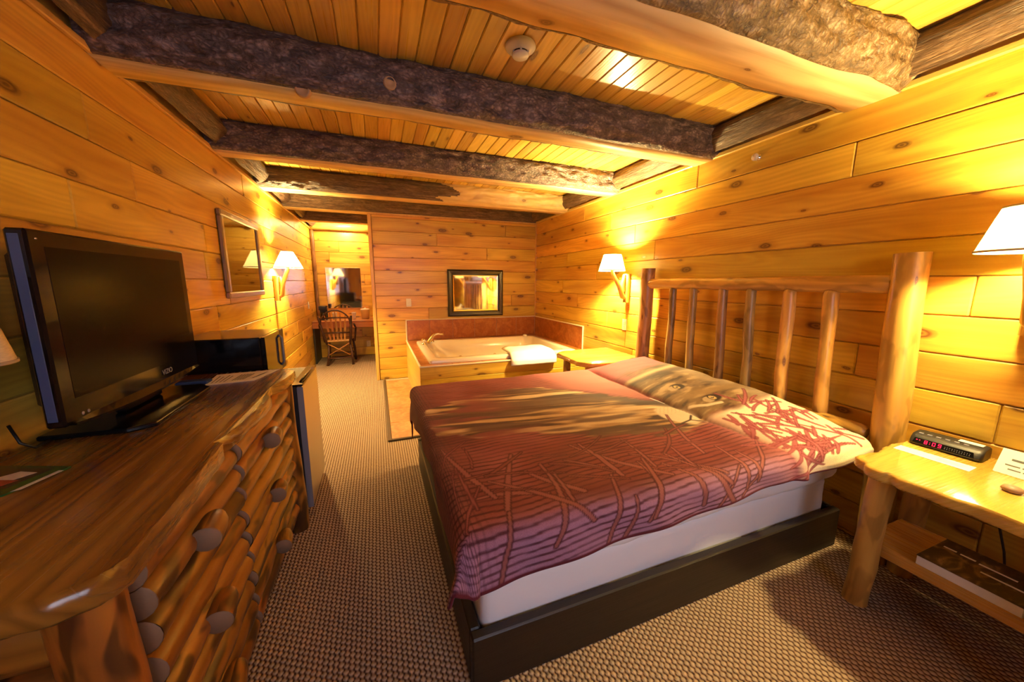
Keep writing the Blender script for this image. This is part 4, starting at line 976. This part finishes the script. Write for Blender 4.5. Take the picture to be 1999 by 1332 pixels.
bk = empty('book', (2.08, 0.50, 0.295)); tag(bk, 'thick paperback with an animal cover on the bedside shelf', 'book')
mb = MB(); cbox(mb, 1.958, 2.20, 0.345, 0.60, 0.2955, 0.332, 0.002); mb.build('page_block', M['paper'], bk)
mb = MB(); cbox(mb, 1.957, 2.202, 0.343, 0.602, 0.3325, 0.335, 0.0008); mb.build('cover', M['cover'], bk)
for (xa, ya, yb_) in ((2.12, 0.55, 0.585), (2.118, 0.50, 0.54), (2.110, 0.40, 0.49), (2.055, 0.37, 0.47)):
    mb = MB(); cbox(mb, xa, xa + 0.010, ya, yb_, 0.335, 0.3354); mb.build('title_bar', M['paper'], bk)
mb = MB(); tube(mb, [(2.40, 0.56, 0.50), (2.395, 0.53, 0.40), (2.385, 0.50, 0.30), (2.38, 0.47, 0.12), (2.385, 0.44, 0.02)], 0.004, 8); tag(mb.build('power_cord', M['cord'], None, True), 'thin black cord hanging behind the near bedside table', 'cord')

# ------------------------------------------------------------------ sconces
def sconce(y, z_sh, shade_r, top_r, shade_h, x_wall, s, off, label, lit=True, watt=None, z_plate=None, group='wall sconces', mat='log', aim=0.0):
    """s = direction into the room; wall log plate, branch arm, fabric shade, bulb"""
    zp0, zp1 = z_plate
    root = empty('wall_sconce', (x_wall, y, zp0)); tag(root, label, 'sconce', group)
    mb = MB(); tube(mb, line_pts((x_wall + s * 0.022, y, zp0), (x_wall + s * 0.022, y, zp1), 8, 0.0), 0.034, 16, 0.06, 6.0); auto_smooth(mb.build('back_plate', M[mat], root))
    cxs = x_wall + s * off; ys_ = y + aim
    mb = MB(); pts = [(x_wall + s * 0.045, y, zp0 + 0.05), (x_wall + s * 0.07, y + aim * 0.2, zp0 + 0.06), (x_wall + s * (off * 0.55), y + aim * 0.6, (zp0 + z_sh) / 2 + 0.0), (cxs - s * 0.015, ys_, z_sh - 0.03), (cxs, ys_, z_sh + 0.02)]
    tube(mb, pts, [0.024, 0.026, 0.022, 0.019, 0.016], 12, 0.2, 12.0); auto_smooth(mb.build('branch_arm', M[mat], root))
    mb = MB(); tube(mb, [(x_wall + s * 0.06, y, zp0 + 0.11), (x_wall + s * 0.075, y, zp0 + 0.17), (x_wall + s * 0.06, y, zp1 - 0.01)], [0.018, 0.021, 0.016], 12, 0.15, 12.0); auto_smooth(mb.build('branch_fork', M[mat], root))
    mb = MB(); lathe(mb, [(0.016, 0), (0.018, 0.004), (0.016, 0.05), (0.012, 0.055)], (cxs, ys_, z_sh + 0.015), 16); mb.build('socket', M['ivory'], root, True)
    mb = MB(); nS = 40
    lathe(mb, [(shade_r, 0), (shade_r * 0.75 + top_r * 0.25, shade_h * 0.25), ((shade_r + top_r) / 2, shade_h * 0.5), (top_r, shade_h)], (cxs, ys_, z_sh), nS); sh = mb.build('lamp_shade', M['shade'], root, True)
    for rr_, zz in ((shade_r, z_sh), (top_r, z_sh + shade_h - 0.008)):
        mb = MB(); lathe(mb, [(rr_ + 0.0015, 0), (rr_ + 0.0015, 0.008), (rr_ - 0.001, 0.008), (rr_ - 0.001, 0)], (cxs, ys_, zz), nS); mb.build('binding', M['shade_band'], sh, True)
    if lit:
        ld = bpy.data.lights.new('bulb_light', 'POINT'); ld.energy = watt or LAMP_W; ld.color = LAMP_COL; ld.shadow_soft_size = 0.042
        lo = bpy.data.objects.new('bulb_light', ld); COL.objects.link(lo); lo.location = Vector((cxs, ys_, z_sh + 0.095)) - Vector(root['_w']); lo.parent = root
    return root
sconce(3.01, 1.515, 0.130, 0.082, 0.165, XR, -1, 0.215, 'lit wall sconce with linen shade between bathtub and headboard', z_plate=(1.20, 1.49))
sconce(0.562, 1.515, 0.130, 0.082, 0.165, XR, -1, 0.215, 'lit wall sconce with linen shade above the clock radio', watt=150.0, z_plate=(1.20, 1.49))
sconce(4.58, 1.545, 0.145, 0.055, 0.18, XL, 1, 0.155, 'lit wall sconce with cone shade beside the framed picture', watt=330.0, z_plate=(1.19, 1.46))
sconce(1.244, 1.195, 0.085, 0.045, 0.215, XL, 1, 0.10, 'unlit pale shade half hidden behind the television', lit=False, z_plate=(0.91, 1.14))

# ------------------------------------------------------------------ wall hangings and fittings
def frame_on_back(name, x0, x1, z0, z1, y, w, label):
    root = empty(name, ((x0 + x1) / 2, y, z0)); tag(root, label, 'mirror')
    mb = MB(); yo = (0.0, -0.018, -0.030, -0.026, -0.012); io = (0.0, 0.0, 0.02, w * 0.7, w)
    rings = [[(x0 + i, y + o, z0 + i), (x1 - i, y + o, z0 + i), (x1 - i, y + o, z1 - i), (x0 + i, y + o, z1 - i)] for o, i in zip(yo, io)]
    vs = [v for r in rings for v in r]; fs = [(r * 4 + k, r * 4 + (k + 1) % 4, (r + 1) * 4 + (k + 1) % 4, (r + 1) * 4 + k) for r in range(4) for k in range(4)]
    mb.add(vs, [f for f in fs]); mb.build('frame', M['frame_black'], root)
    mb = MB(); i0, i1 = w - 0.004, w + 0.010
    vs = [(x0 + i0, y - 0.014, z0 + i0), (x1 - i0, y - 0.014, z0 + i0), (x1 - i0, y - 0.014, z1 - i0), (x0 + i0, y - 0.014, z1 - i0), (x0 + i1, y - 0.010, z0 + i1), (x1 - i1, y - 0.010, z0 + i1), (x1 - i1, y - 0.010, z1 - i1), (x0 + i1, y - 0.010, z1 - i1)]
    mb.add(vs, [(k, (k + 1) % 4, 4 + (k + 1) % 4, 4 + k) for k in range(4)]); mb.build('bead', M['brass'], root)
    mb = MB(); cbox(mb, x0 + w - 0.01, x1 - w + 0.01, y - 0.009, y - 0.004, z0 + w - 0.01, z1 - w + 0.01); mb.build('mirror_glass', M['mirror'], root)
    return root
frame_on_back('framed_mirror', 0.985, 1.85, 0.888, 1.585, YB - 0.001, 0.085, 'black framed mirror hanging above the bathtub')
am = empty('wall_mirror', (-0.56, YA - 0.01, 0.91)); tag(am, 'frameless upright wall mirror over the alcove desk', 'mirror')
mb = MB(); cbox(mb, -0.853, -0.265, YA - 0.009, YA - 0.002, 0.915, 1.655, 0.003); mb.build('mirror_glass', M['mirror'], am)
pic = empty('framed_picture', (XL, 3.66, 1.27)); tag(pic, 'brown framed picture under glass on the television wall', 'picture')
y0, y1, z0, z1 = 3.215, 4.10, 1.272, 1.918
for a in ((y0, y1, z0, z0 + 0.045), (y0, y1, z1 - 0.045, z1), (y0, y0 + 0.045, z0 + 0.045, z1 - 0.045), (y1 - 0.045, y1, z0 + 0.045, z1 - 0.045)):
    mb = MB(); cbox(mb, XL + 0.002, XL + 0.034, a[0], a[1], a[2], a[3], 0.008); mb.build('frame_bar', M['gold_frame'], pic)
mb = MB(); cbox(mb, XL + 0.003, XL + 0.010, y0 + 0.04, y1 - 0.04, z0 + 0.04, z1 - 0.04); mb.build('mat_board', M['ivory'], pic)
mb = MB(); cbox(mb, XL + 0.010, XL + 0.0115, y0 + 0.06, y1 - 0.06, z0 + 0.11, z1 - 0.06); mb.build('print', M['art'], pic)
mb = MB(); cbox(mb, XL + 0.018, XL + 0.021, y0 + 0.04, y1 - 0.04, z0 + 0.04, z1 - 0.04); mb.build('glass', M['picture_glass'], pic)

def plate(name, kind, c, nrm, label, mat='ivory'):
    """switch or socket plate; nrm axis: 'x+','x-','y-'"""
    root = empty(name, c); tag(root, label, kind); w, h = 0.035, 0.058
    def bx(u0, u1, z0, z1, d0, d1, ch):
        mb_ = MB()
        if nrm[0] == 'x':
            s = 1 if nrm[1] == '+' else -1; xs2 = sorted((c[0] + s * d0, c[0] + s * d1)); cbox(mb_, xs2[0], xs2[1], c[1] + u0, c[1] + u1, c[2] + z0, c[2] + z1, ch)
        else: cbox(mb_, c[0] + u0, c[0] + u1, c[1] - d1, c[1] - d0, c[2] + z0, c[2] + z1, ch)
        return mb_
    bx(-w, w, -h, h, 0.0, 0.006, 0.002).build('cover_plate', M[mat], root)
    if kind == 'socket':
        for k in (-1, 1):
            bx(-0.016, 0.016, k * 0.021 - 0.014, k * 0.021 + 0.014, 0.006, 0.009, 0.002).build('receptacle', M[mat], root)
            for u in (-0.006, 0.006): bx(u - 0.001, u + 0.001, k * 0.021 - 0.001, k * 0.021 + 0.007, 0.0085, 0.0094, 0).build('slot', M['black_matte'], root)
    else: bx(-0.006, 0.006, -0.012, 0.012, 0.006, 0.014, 0.002).build('toggle', M[mat], root)
plate('light_switch', 'switch', (0.423, YB, 1.107), 'y-', 'white light switch plate left of the framed mirror', 'white')
plate('wall_socket', 'socket', (XR, 3.04, 0.965), 'x-', 'ivory wall socket below the sconce by the bathtub')
plate('light_switch', 'switch', (XL, 6.55, 1.02), 'x+', 'pale switch plate on the left wall before the desk alcove', 'white')
plate('wall_socket', 'socket', (-0.20, YA, 0.22), 'y-', 'ivory wall socket low under the alcove desk')
kn = empty('wall_hook', (XR, 1.778, 2.21)); tag(kn, 'small clear round knob fixed high on the headboard wall', 'knob')
mb = MB(); lathe(mb, [(0.022, 0), (0.022, 0.004), (0.010, 0.008), (0.010, 0.014)], (XR, 1.778, 2.223), 16, (-1, 0, 0)); mb.build('rose', M['chrome'], kn, True)
mb = MB(); lathe(mb, [(0.010, 0.013), (0.020, 0.020), (0.024, 0.032), (0.018, 0.042), (0.0, 0.046)], (XR, 1.778, 2.223), 16, (-1, 0, 0)); mb.build('knob', M['skin_plate'], kn, True)
# smoke detector
sd = empty('smoke_detector', (0.695, 1.735, 2.44)); tag(sd, 'round white smoke detector on the plank ceiling', 'smoke detector')
c = (0.695, 1.735, ZC - 0.001)
mb = MB(); lathe(mb, [(0.070, 0), (0.072, 0.010), (0.066, 0.017), (0.050, 0.025), (0.041, 0.032), (0.040, 0.033)], c, 40, (0, 0, -1)); mb.build('body', M['white'], sd, True)
mb = MB(); lathe(mb, [(0.038, 0.032), (0.036, 0.040)], c, 40, (0, 0, -1)); mb.build('vent_ring', M['black_matte'], sd, True)
mb = MB(); lathe(mb, [(0.040, 0.039), (0.041, 0.042), (0.036, 0.049), (0.0, 0.051)], c, 40, (0, 0, -1)); mb.build('cap', M['white'], sd, True)
for k in range(6):
    a_ = k * PI / 3 + 0.2; mb = MB(); p = Vector((c[0] + 0.0385 * math.cos(a_), c[1] + 0.0385 * math.sin(a_), c[2])); cbox(mb, p.x - 0.004, p.x + 0.004, p.y - 0.004, p.y + 0.004, p.z - 0.041, p.z - 0.031); mb.build('rib', M['white'], sd)

# ------------------------------------------------------------------ dresser
dr = empty('log_dresser', (-0.76, 1.5, 0)); tag(dr, 'log fronted dresser with a thick varnished live edge top', 'dresser')
top_out = [(-1.04, 0.715), (-0.60, 0.708), (-0.52, 0.712), (-0.475, 0.735), (-0.452, 0.775), (-0.458, 0.95), (-0.466, 1.15), (-0.474, 1.285), (-0.505, 1.30), (-0.482, 1.36), (-0.470, 1.42), (-0.462, 1.62), (-0.460, 1.78), (-0.485, 1.83), (-0.500, 1.95), (-0.475, 2.08), (-0.458, 2.20), (-0.462, 2.285), (-0.52, 2.345), (-0.60, 2.36), (-1.04, 2.36)]
mb = MB(); slab(mb, wavy(top_out, 0.006, 2.0, 4), 0.845, 0.90, 1, 0.012); auto_smooth(mb.build('dresser_top', M['slab'], dr), 50)
mb = MB(); cbox(mb, -1.035, -0.53, 0.87, 2.14, 0.04, 0.846, 0.003, 1); mb.build('carcass', M['scorched'], dr)
for q, (lx, ly, lr_) in enumerate(((-0.525, 0.795, 0.054), (-0.985, 0.80, 0.055), (-0.50, 2.155, 0.045), (-0.985, 2.155, 0.05))):
    mb = MB(); tube(mb, line_pts((lx + 0.01, ly, 0), (lx, ly, 0.847), 12, 0.01, q * 2.7), [lr_ * (1.15 - 0.2 * i / 12) for i in range(13)], 20, 0.12, 5.0); auto_smooth(mb.build('post', M['scorched'], dr))
for k in range(5):   # end logs on the near side
    z = 0.14 + k * 0.155
    mb = MB(); tube(mb, line_pts((-1.0, 0.85, z), (-0.56, 0.85, z), 6), 0.074, 14, 0.06, 4); auto_smooth(mb.build('end_log', M['scorched'], dr))
knob_spots = {}
for col_, (ya, yb_) in enumerate(((0.872, 1.375), (1.415, 2.13))):
    for row in range(3):
        zb_ = 0.105 + row * 0.252; drw = MB()
        cbox(drw, -0.535, -0.522, ya, yb_, zb_, zb_ + 0.245, 0.002, 1); d_ = drw.build('drawer', M['scorched'], dr)
        for k in range(3):
            z = zb_ + 0.041 + k * 0.0815; sd_ = col_ * 50 + row * 9 + k * 2.3; r = 0.0425
            e0, e1 = ya + random.uniform(-0.012, 0.006), yb_ + random.uniform(-0.004, 0.008)
            mb = MB(); tube(mb, line_pts((-0.512, e0, z), (-0.512, e1, z), 9, 0.006, sd_), [r * random.uniform(0.93, 1.06) for _ in range(10)], 16, 0.12, 5.0, cap=False, seed=sd_)
            auto_smooth(mb.build('half_log', M['scorched'], d_))
            for (ye, dirn) in ((e0, -1), (e1, 1)):
                mb = MB(); lathe(mb, [(r * 0.99, -0.001), (r * 0.9, 0.002), (0.0, 0.003)], (-0.512, ye, z), 16, (0, dirn, 0)); mb.build('sawn_end', M['log_end'] if dirn < 0 else M['scorched'], d_, True)
        ky = (1.10, 1.725)[col_]; kz = zb_ + 0.125
        for zz in (kz,):
            mb = MB(); tube(mb, line_pts((-0.452, ky - 0.045, zz), (-0.462, ky + 0.055, zz + 0.005), 5), [0.034, 0.035, 0.034, 0.033, 0.030, 0.022], 16, 0.10, 14.0, cap=False); hd = auto_smooth(mb.build('log_handle', M['scorched'], d_))
            mb = MB(); lathe(mb, [(0.0345, -0.002), (0.032, 0.002), (0, 0.0025)], (-0.452, ky - 0.045, zz), 16, (0.05, -1, 0)); mb.build('sawn_end', M['log_end'], d_, True)

# ------------------------------------------------------------------ television and clutter
tv = empty('television', (-0.90, 1.80, 0.90)); tag(tv, 'black flat screen television on a glossy stand on the dresser', 'television')
TXf, ty0, ty1, tz0, tz1 = -0.875, 1.385, 2.225, 0.972, 1.540
mb = MB(); cbox(mb, TXf - 0.045, TXf, ty0, ty1, tz0, tz1, 0.006); mb.build('bezel', M['black'], tv)
mb = MB(); cbox(mb, TXf - 0.036, TXf - 0.014, ty0 - 0.0015, ty0 + 0.004, tz0 + 0.02, tz1 - 0.015, 0.001); mb.build('side_trim', M['daylit_edge'], tv)
mb = MB(); cbox(mb, TXf - 0.095, TXf - 0.045, ty0 + 0.05, ty1 - 0.05, tz0 + 0.04, tz1 - 0.05, 0.02); mb.build('rear_housing', M['black_matte'], tv)
mb = MB(); cbox(mb, TXf - 0.002, TXf + 0.0008, ty0 + 0.052, ty1 - 0.045, tz0 + 0.075, tz1 - 0.045); mb.build('screen', M['screen'], tv)
mb = MB(); vs = []; n = 20
for i in range(n + 1):
    t = i / n; Y = ty0 + 0.02 + (ty1 - ty0 - 0.04) * t; dz = 0.022 * (1 - (2 * t - 1) ** 2); o_ = 0.012
    vs += [(TXf, Y, tz0 + 0.012), (TXf + o_, Y, tz0 - dz + 0.008), (TXf + o_, Y, tz0 - dz), (TXf - 0.04, Y, tz0 - dz + 0.002)]
fs = [(i * 4 + k, i * 4 + k + 1, (i + 1) * 4 + k + 1, (i + 1) * 4 + k) for i in range(n) for k in range(3)]
mb.add(vs, [f[::-1] for f in fs]); mb.build('curved_lip', M['black'], tv)
mb = MB(); slab(mb, [(-0.74, 1.53), (-0.75, 1.99), (-0.80, 2.05), (-1.02, 2.06), (-1.02, 1.50), (-0.80, 1.49)], 0.901, 0.917, 1, 0.004); mb.build('stand_base', M['black'], tv)
mb = MB(); cbox(mb, -0.93, -0.89, 1.68, 1.92, 0.917, 0.985, 0.008); mb.build('stand_neck', M['black'], tv)
Mx = lambda y, z: Matrix.Translation((TXf + 0.002, y, z)) @ Matrix(((0, 0, 1, 0), (1, 0, 0, 0), (0, 1, 0, 0), (0, 0, 0, 1)))
text_mesh('brand_lettering', 'VIZIO', 0.030, M['grey'], tv, Mx(1.94, tz0 + 0.040))
for yy in (1.455, 1.478):
    mb = MB(); lathe(mb, [(0.0055, 0), (0.005, 0.001), (0, 0.0012)], (TXf + 0.0005, yy, tz0 + 0.022), 14, (1, 0, 0)); mb.build('badge', M['grey'], tv, True)
mb = MB(); lathe(mb, [(0.003, 0), (0.002, 0.002), (0, 0.0025)], (TXf, ty0 + 0.03, tz1 - 0.025), 10, (1, 0, 0)); mb.build('sensor', M['chrome'], tv, True)
pp = flat_sheet('paper_sheet', [(-0.805, 2.075), (-0.61, 2.105), (-0.545, 2.335), (-0.83, 2.30)], 0.9005, 0.0012, M['paper']); tag(pp, 'printed white sheet lying on the far end of the dresser', 'paper')
def onp(s, t): # position on the sheet, s along, t across
    a_, b2, c2, d2 = (-0.805, 2.075), (-0.61, 2.105), (-0.545, 2.335), (-0.83, 2.30)
    return tuple((a_[i] * (1 - s) + b2[i] * s) * (1 - t) + (d2[i] * (1 - s) + c2[i] * s) * t for i in (0, 1))
for k in range(4):
    flat_sheet('print_line', [onp(0.08 + k * 0.075, 0.15), onp(0.10 + k * 0.075, 0.15), onp(0.10 + k * 0.075, 0.80 - 0.1 * (k % 2)), onp(0.08 + k * 0.075, 0.80 - 0.1 * (k % 2))], 0.9018, 0.0002, M['ink'], pp)
for k in range(5):
    flat_sheet('print_line', [onp(0.44 + k * 0.05, 0.2), onp(0.47 + k * 0.05, 0.2), onp(0.47 + k * 0.05, 0.75), onp(0.44 + k * 0.05, 0.75)], 0.9018, 0.0002, M['ink'], pp)
flat_sheet('logo_mark', [onp(0.80, 0.25), onp(0.84, 0.25), onp(0.88, 0.6), onp(0.86, 0.85), onp(0.82, 0.6)], 0.9018, 0.0002, M['ink'], pp)
mb = MB(); cbox(mb, -0.93, -0.80, 2.10, 2.16, 0.9005, 0.918, 0.006); tag(mb.build('remote_case', M['blue'], None), 'dark blue slim case on the dresser behind the television stand', 'case')
br = flat_sheet('brochure', [(-0.845, 1.13), (-0.80, 1.255), (-0.985, 1.325), (-1.03, 1.20), (-0.90, 1.118)], 0.9005, 0.004, M['green']); tag(br, 'glossy green brochure on the near left end of the dresser', 'brochure')
flat_sheet('photo_panel', [(-0.865, 1.165), (-0.832, 1.255), (-0.955, 1.30), (-0.99, 1.21)], 0.9046, 0.0003, M['photo_dark'], br)
flat_sheet('photo_highlight', [(-0.89, 1.20), (-0.855, 1.24), (-0.90, 1.262), (-0.945, 1.225)], 0.905, 0.0002, M['liner'], br)
flat_sheet('photo_accent', [(-0.885, 1.178), (-0.865, 1.205), (-0.95, 1.235), (-0.96, 1.215)], 0.9052, 0.0002, M['red_print'], br)
flat_sheet('title_strip', [(-0.840, 1.142), (-0.825, 1.148), (-0.800, 1.232), (-0.812, 1.236)], 0.9046, 0.0003, M['liner'], br)
mb = MB(); tube(mb, [(-1.03, 1.44, 0.98), (-1.0, 1.42, 0.93), (-0.985, 1.44, 0.905), (-0.99, 1.52, 0.905)], 0.004, 8); tag(mb.build('power_cord', M['cord'], None, True), 'black television cord curling on the dresser', 'cord')

# ------------------------------------------------------------------ fridge and microwave
fr = empty('mini_fridge', (-0.72, 2.53, 0)); tag(fr, 'black mini fridge with brushed steel door beside the dresser', 'fridge')
mb = MB(); cbox(mb, -1.02, -0.492, 2.385, 2.80, 0.02, 0.79, 0.006); mb.build('cabinet', M['black_matte'], fr)
mb = MB(); cbox(mb, -0.49, -0.462, 2.285, 2.80, 0.035, 0.80, 0.004); mb.build('door_liner', M['black_matte'], fr)
mb = MB(); cbox(mb, -0.4615, -0.433, 2.285, 2.80, 0.035, 0.80, 0.004); dd = mb.build('door_panel', M['steel'], fr)
mb = MB(); cbox(mb, -0.463, -0.431, 2.2835, 2.287, 0.035, 0.795, 0.001); mb.build('door_edge', M['grey'], dd)
mb = MB(); tube(mb, [(-0.455, 2.33, 0.80), (-0.448, 2.36, 0.815), (-0.440, 2.50, 0.822), (-0.440, 2.68, 0.818), (-0.445, 2.74, 0.80)], 0.010, 10); mb.build('top_handle', M['black'], dd, True)
mb = MB(); cbox(mb, -0.492, -0.432, 2.285, 2.80, 0.80, 0.812, 0.003); mb.build('door_cap', M['black'], fr)
mb = MB(); cbox(mb, -1.02, -0.492, 2.385, 2.80, 0.79, 0.803, 0.003); mb.build('top_panel', M['black_matte'], fr)
for ly in (2.42, 2.76):
    mb = MB(); lathe(mb, [(0.015, 0), (0.018, 0.02)], (-0.52, ly, 0.001), 12); mb.build('foot', M['black_matte'], fr)
mw = empty('microwave', (-0.83, 2.62, 0.803)); tag(mw, 'black microwave oven standing on the mini fridge', 'microwave')
mb = MB(); cbox(mb, -1.035, -0.645, 2.40, 2.845, 0.812, 1.080, 0.006); mb.build('case', M['black'], mw)
mb = MB(); cbox(mb, -0.644, -0.622, 2.40, 2.735, 0.812, 1.080, 0.004); mb.build('door', M['black'], mw)
mb = MB(); cbox(mb, -0.644, -0.624, 2.738, 2.845, 0.812, 1.080, 0.004); mb.build('control_panel', M['black_matte'], mw)
mb = MB(); tube(mb, [(-0.622, 2.718, 0.85), (-0.606, 2.718, 0.87), (-0.606, 2.718, 1.03), (-0.622, 2.718, 1.05)], 0.007, 8); mb.build('door_handle', M['grey'], mw, True)
for k in range(5):
    mb = MB(); cbox(mb, -0.80 + k * 0.0, -0.74, 2.3985, 2.4005, 0.835 + k * 0.012, 0.839 + k * 0.012); mb.build('vent_slot', M['grey'], mw)
for (fx_, fy_) in ((-1.0, 2.43), (-0.68, 2.43), (-1.0, 2.77), (-0.68, 2.77)):
    mb = MB(); lathe(mb, [(0.012, 0), (0.014, 0.010)], (fx_, fy_, 0.803), 10); mb.build('foot', M['black_matte'], mw)

# ------------------------------------------------------------------ alcove: desk, chair, clutter
dk = empty('alcove_desk', (-0.4, 7.0, 0)); tag(dk, 'built-in pine desk across the far alcove', 'desk')
mb = MB(); cbox(mb, XL + 0.002, 0.298, 6.70, YA - 0.002, 0.705, 0.735, 0.004, 0); mb.build('desk_top', M['chair_wood'], dk)
mb = MB(); cbox(mb, XL + 0.002, 0.298, 6.70, 6.722, 0.615, 0.704, 0.003, 0); mb.build('apron', M['chair_wood'], dk)
mb = MB(); cbox(mb, XL + 0.003, XL + 0.03, 6.74, YA - 0.01, 0.0, 0.70, 0.003, 2); mb.build('side_panel', M['dark_wood'], dk)
ch = empty('bentwood_chair', (-0.65, 6.62, 0)); tag(ch, 'bentwood twig chair with fan spindle back facing the desk', 'chair')
def rod(name, pts, r, mat='twig', wob=0.15):
    mb_ = MB(); tube(mb_, pts, r, 8, wob, 20.0); return mb_.build(name, M[mat], ch, True)
mb = MB(); slab(mb, wavy([(-0.82, 6.56), (-0.47, 6.56), (-0.43, 6.95), (-0.86, 6.95)], 0.0, 1.0, 6), 0.395, 0.425, 0, 0.010); auto_smooth(mb.build('seat', M['chair_wood'], ch), 50)
for (x0_, y0_, x1_, y1_) in ((-0.80, 6.58, -0.835, 6.52), (-0.48, 6.58, -0.44, 6.52), (-0.83, 6.92, -0.86, 6.96), (-0.45, 6.92, -0.42, 6.96)):
    rod('leg', [(x1_, y1_, 0.0), ((x0_ + x1_) / 2 + 0.01, (y0_ + y1_) / 2, 0.2), (x0_, y0_, 0.40)], [0.021, 0.019, 0.017])
rod('back_post', [(-0.82, 6.55, 0.36), (-0.875, 6.53, 0.58), (-0.92, 6.50, 0.84)], [0.019, 0.018, 0.016]); rod('back_post', [(-0.47, 6.55, 0.36), (-0.445, 6.53, 0.58), (-0.425, 6.50, 0.84)], [0.019, 0.018, 0.016])
rod('hoop', [(-0.90 + 0.0 * t, 6.51, 0.70) if i == 0 else (-0.67 - 0.225 * math.cos(PI * i / 16), 6.505, 0.70 + 0.235 * math.sin(PI * i / 16)) for i, t in enumerate([0] * 17)], 0.012)
rod('cross_rail', [(-0.915, 6.505, 0.80), (-0.67, 6.50, 0.815), (-0.43, 6.505, 0.80)], 0.011); rod('cross_rail', [(-0.86, 6.53, 0.555), (-0.65, 6.515, 0.56), (-0.45, 6.53, 0.555)], 0.012)
for i in range(5):
    t = (i - 2) / 2.0; a0 = (-0.655 + t * 0.105, 6.565, 0.42); a1 = (-0.67 + t * 0.155, 6.503, 0.935 - 0.055 * t * t - 0.03 * abs(t))
    mb = MB(); A0, A1 = Vector(a0), Vector(a1); vs = []
    for j in range(7):
        p = A0.lerp(A1, j / 6); w_ = 0.013 + 0.005 * math.sin(PI * j / 6) - 0.006 * (j / 6)
        vs += [(p.x - w_, p.y - 0.006, p.z), (p.x + w_, p.y - 0.006, p.z), (p.x + w_, p.y + 0.006, p.z), (p.x - w_, p.y + 0.006, p.z)]
    fs = [(j * 4 + k, j * 4 + (k + 1) % 4, (j + 1) * 4 + (k + 1) % 4, (j + 1) * 4 + k) for j in range(6) for k in range(4)] + [(3, 2, 1, 0), (24, 25, 26, 27)]
    mb.add(vs, fs, lambda v, f: (v[2], v[0])); mb.build('back_slat', M['chair_wood'], ch)
for s in (-1, 1):
    X = -0.65 + s * 0.24
    rod('arm', [(X + s * 0.02, 6.50, 0.70), (X + s * 0.03, 6.62, 0.64), (X + s * 0.03, 6.80, 0.61)], 0.016); rod('arm_post', [(X, 6.82, 0.36), (X + s * 0.03, 6.80, 0.61)], 0.014)
    rod('side_stretcher', [(X - s * 0.06, 6.54, 0.15), (X - s * 0.05, 6.94, 0.16)], 0.012)
rod('stretcher', [(-0.83, 6.53, 0.13), (-0.65, 6.52, 0.12), (-0.45, 6.53, 0.14)], 0.013); rod('stretcher', [(-0.85, 6.95, 0.14), (-0.43, 6.95, 0.14)], 0.012)
rod('brace', [(-0.82, 6.54, 0.17), (-0.48, 6.54, 0.37)], 0.008, 'chair_wood'); rod('brace', [(-0.48, 6.54, 0.17), (-0.81, 6.54, 0.37)], 0.008, 'chair_wood')
cm = empty('coffee_maker', (-0.90, 6.98, 0.735)); tag(cm, 'small black coffee maker at the left of the alcove desk', 'coffee maker')
mb = MB(); cbox(mb, -0.955, -0.835, 6.90, 7.08, 0.736, 0.760, 0.006); mb.build('base', M['black_matte'], cm)
mb = MB(); cbox(mb, -0.955, -0.835, 7.03, 7.08, 0.760, 0.98, 0.006); mb.build('water_tank', M['black_matte'], cm)
mb = MB(); cbox(mb, -0.955, -0.835, 6.90, 7.03, 0.915, 0.98, 0.008); mb.build('brew_head', M['black_matte'], cm)
mb = MB(); lathe(mb, [(0.0, 0), (0.042, 0.002), (0.048, 0.05), (0.036, 0.10), (0.034, 0.11)], (-0.895, 6.96, 0.761), 20); mb.build('carafe', M['black'], cm, True)
ib = empty('ice_bucket', (-0.215, 6.98, 0.735)); tag(ib, 'tan ice bucket with a lid at the right of the alcove desk', 'bucket')
mb = MB(); lathe(mb, [(0.0, 0), (0.062, 0), (0.078, 0.16), (0.078, 0.165)], (-0.215, 6.98, 0.736), 28); mb.build('pail', M['bucket'], ib, True)
mb = MB(); lathe(mb, [(0.080, 0.16), (0.082, 0.172), (0.070, 0.182), (0.02, 0.186), (0.012, 0.20), (0.0, 0.20)], (-0.215, 6.98, 0.736), 28); mb.build('lid', M['ivory'], ib, True)
for k, (cx_, cy_, lb_) in enumerate(((-0.405, 6.96, 'white paper cup beside the tan ice bucket'), (-0.72, 7.0, 'white paper cup beside the coffee maker'))):
    mb = MB(); lathe(mb, [(0.0, 0.002), (0.028, 0.0), (0.039, 0.118), (0.041, 0.122), (0.037, 0.12), (0.028, 0.012), (0.0, 0.010)], (cx_, cy_, 0.7355), 24); tag(mb.build('paper_cup', M['white'], None, True), lb_, 'cup', 'cups on the desk')
al = empty('ceiling_light', (-0.50, 6.86, 2.49)); tag(al, 'small round ceiling light glowing in the desk alcove', 'ceiling light')
mb = MB(); lathe(mb, [(0.075, 0.0), (0.075, 0.03), (0.06, 0.032)], (-0.50, 6.86, ZC - 0.001), 28, (0, 0, -1)); mb.build('rim', M['white'], al, True)
mb = MB(); lathe(mb, [(0.058, 0.03), (0.04, 0.034), (0.0, 0.035)], (-0.50, 6.86, ZC - 0.001), 28, (0, 0, -1)); mb.build('lens', plain('lit_lens', (0.9, 0.8, 0.6), 0.5, emit=(1.0, 0.72, 0.38), estr=20.0), al, True)
ld = bpy.data.lights.new('alcove_bulb', 'POINT'); ld.energy = 62; ld.color = (1.0, 0.74, 0.42); ld.shadow_soft_size = 0.05
lo = bpy.data.objects.new('alcove_bulb', ld); COL.objects.link(lo); lo.parent = al; lo.location = (0, 0, -0.08)

for o in COL.objects:
    if '_w' in o: del o['_w']
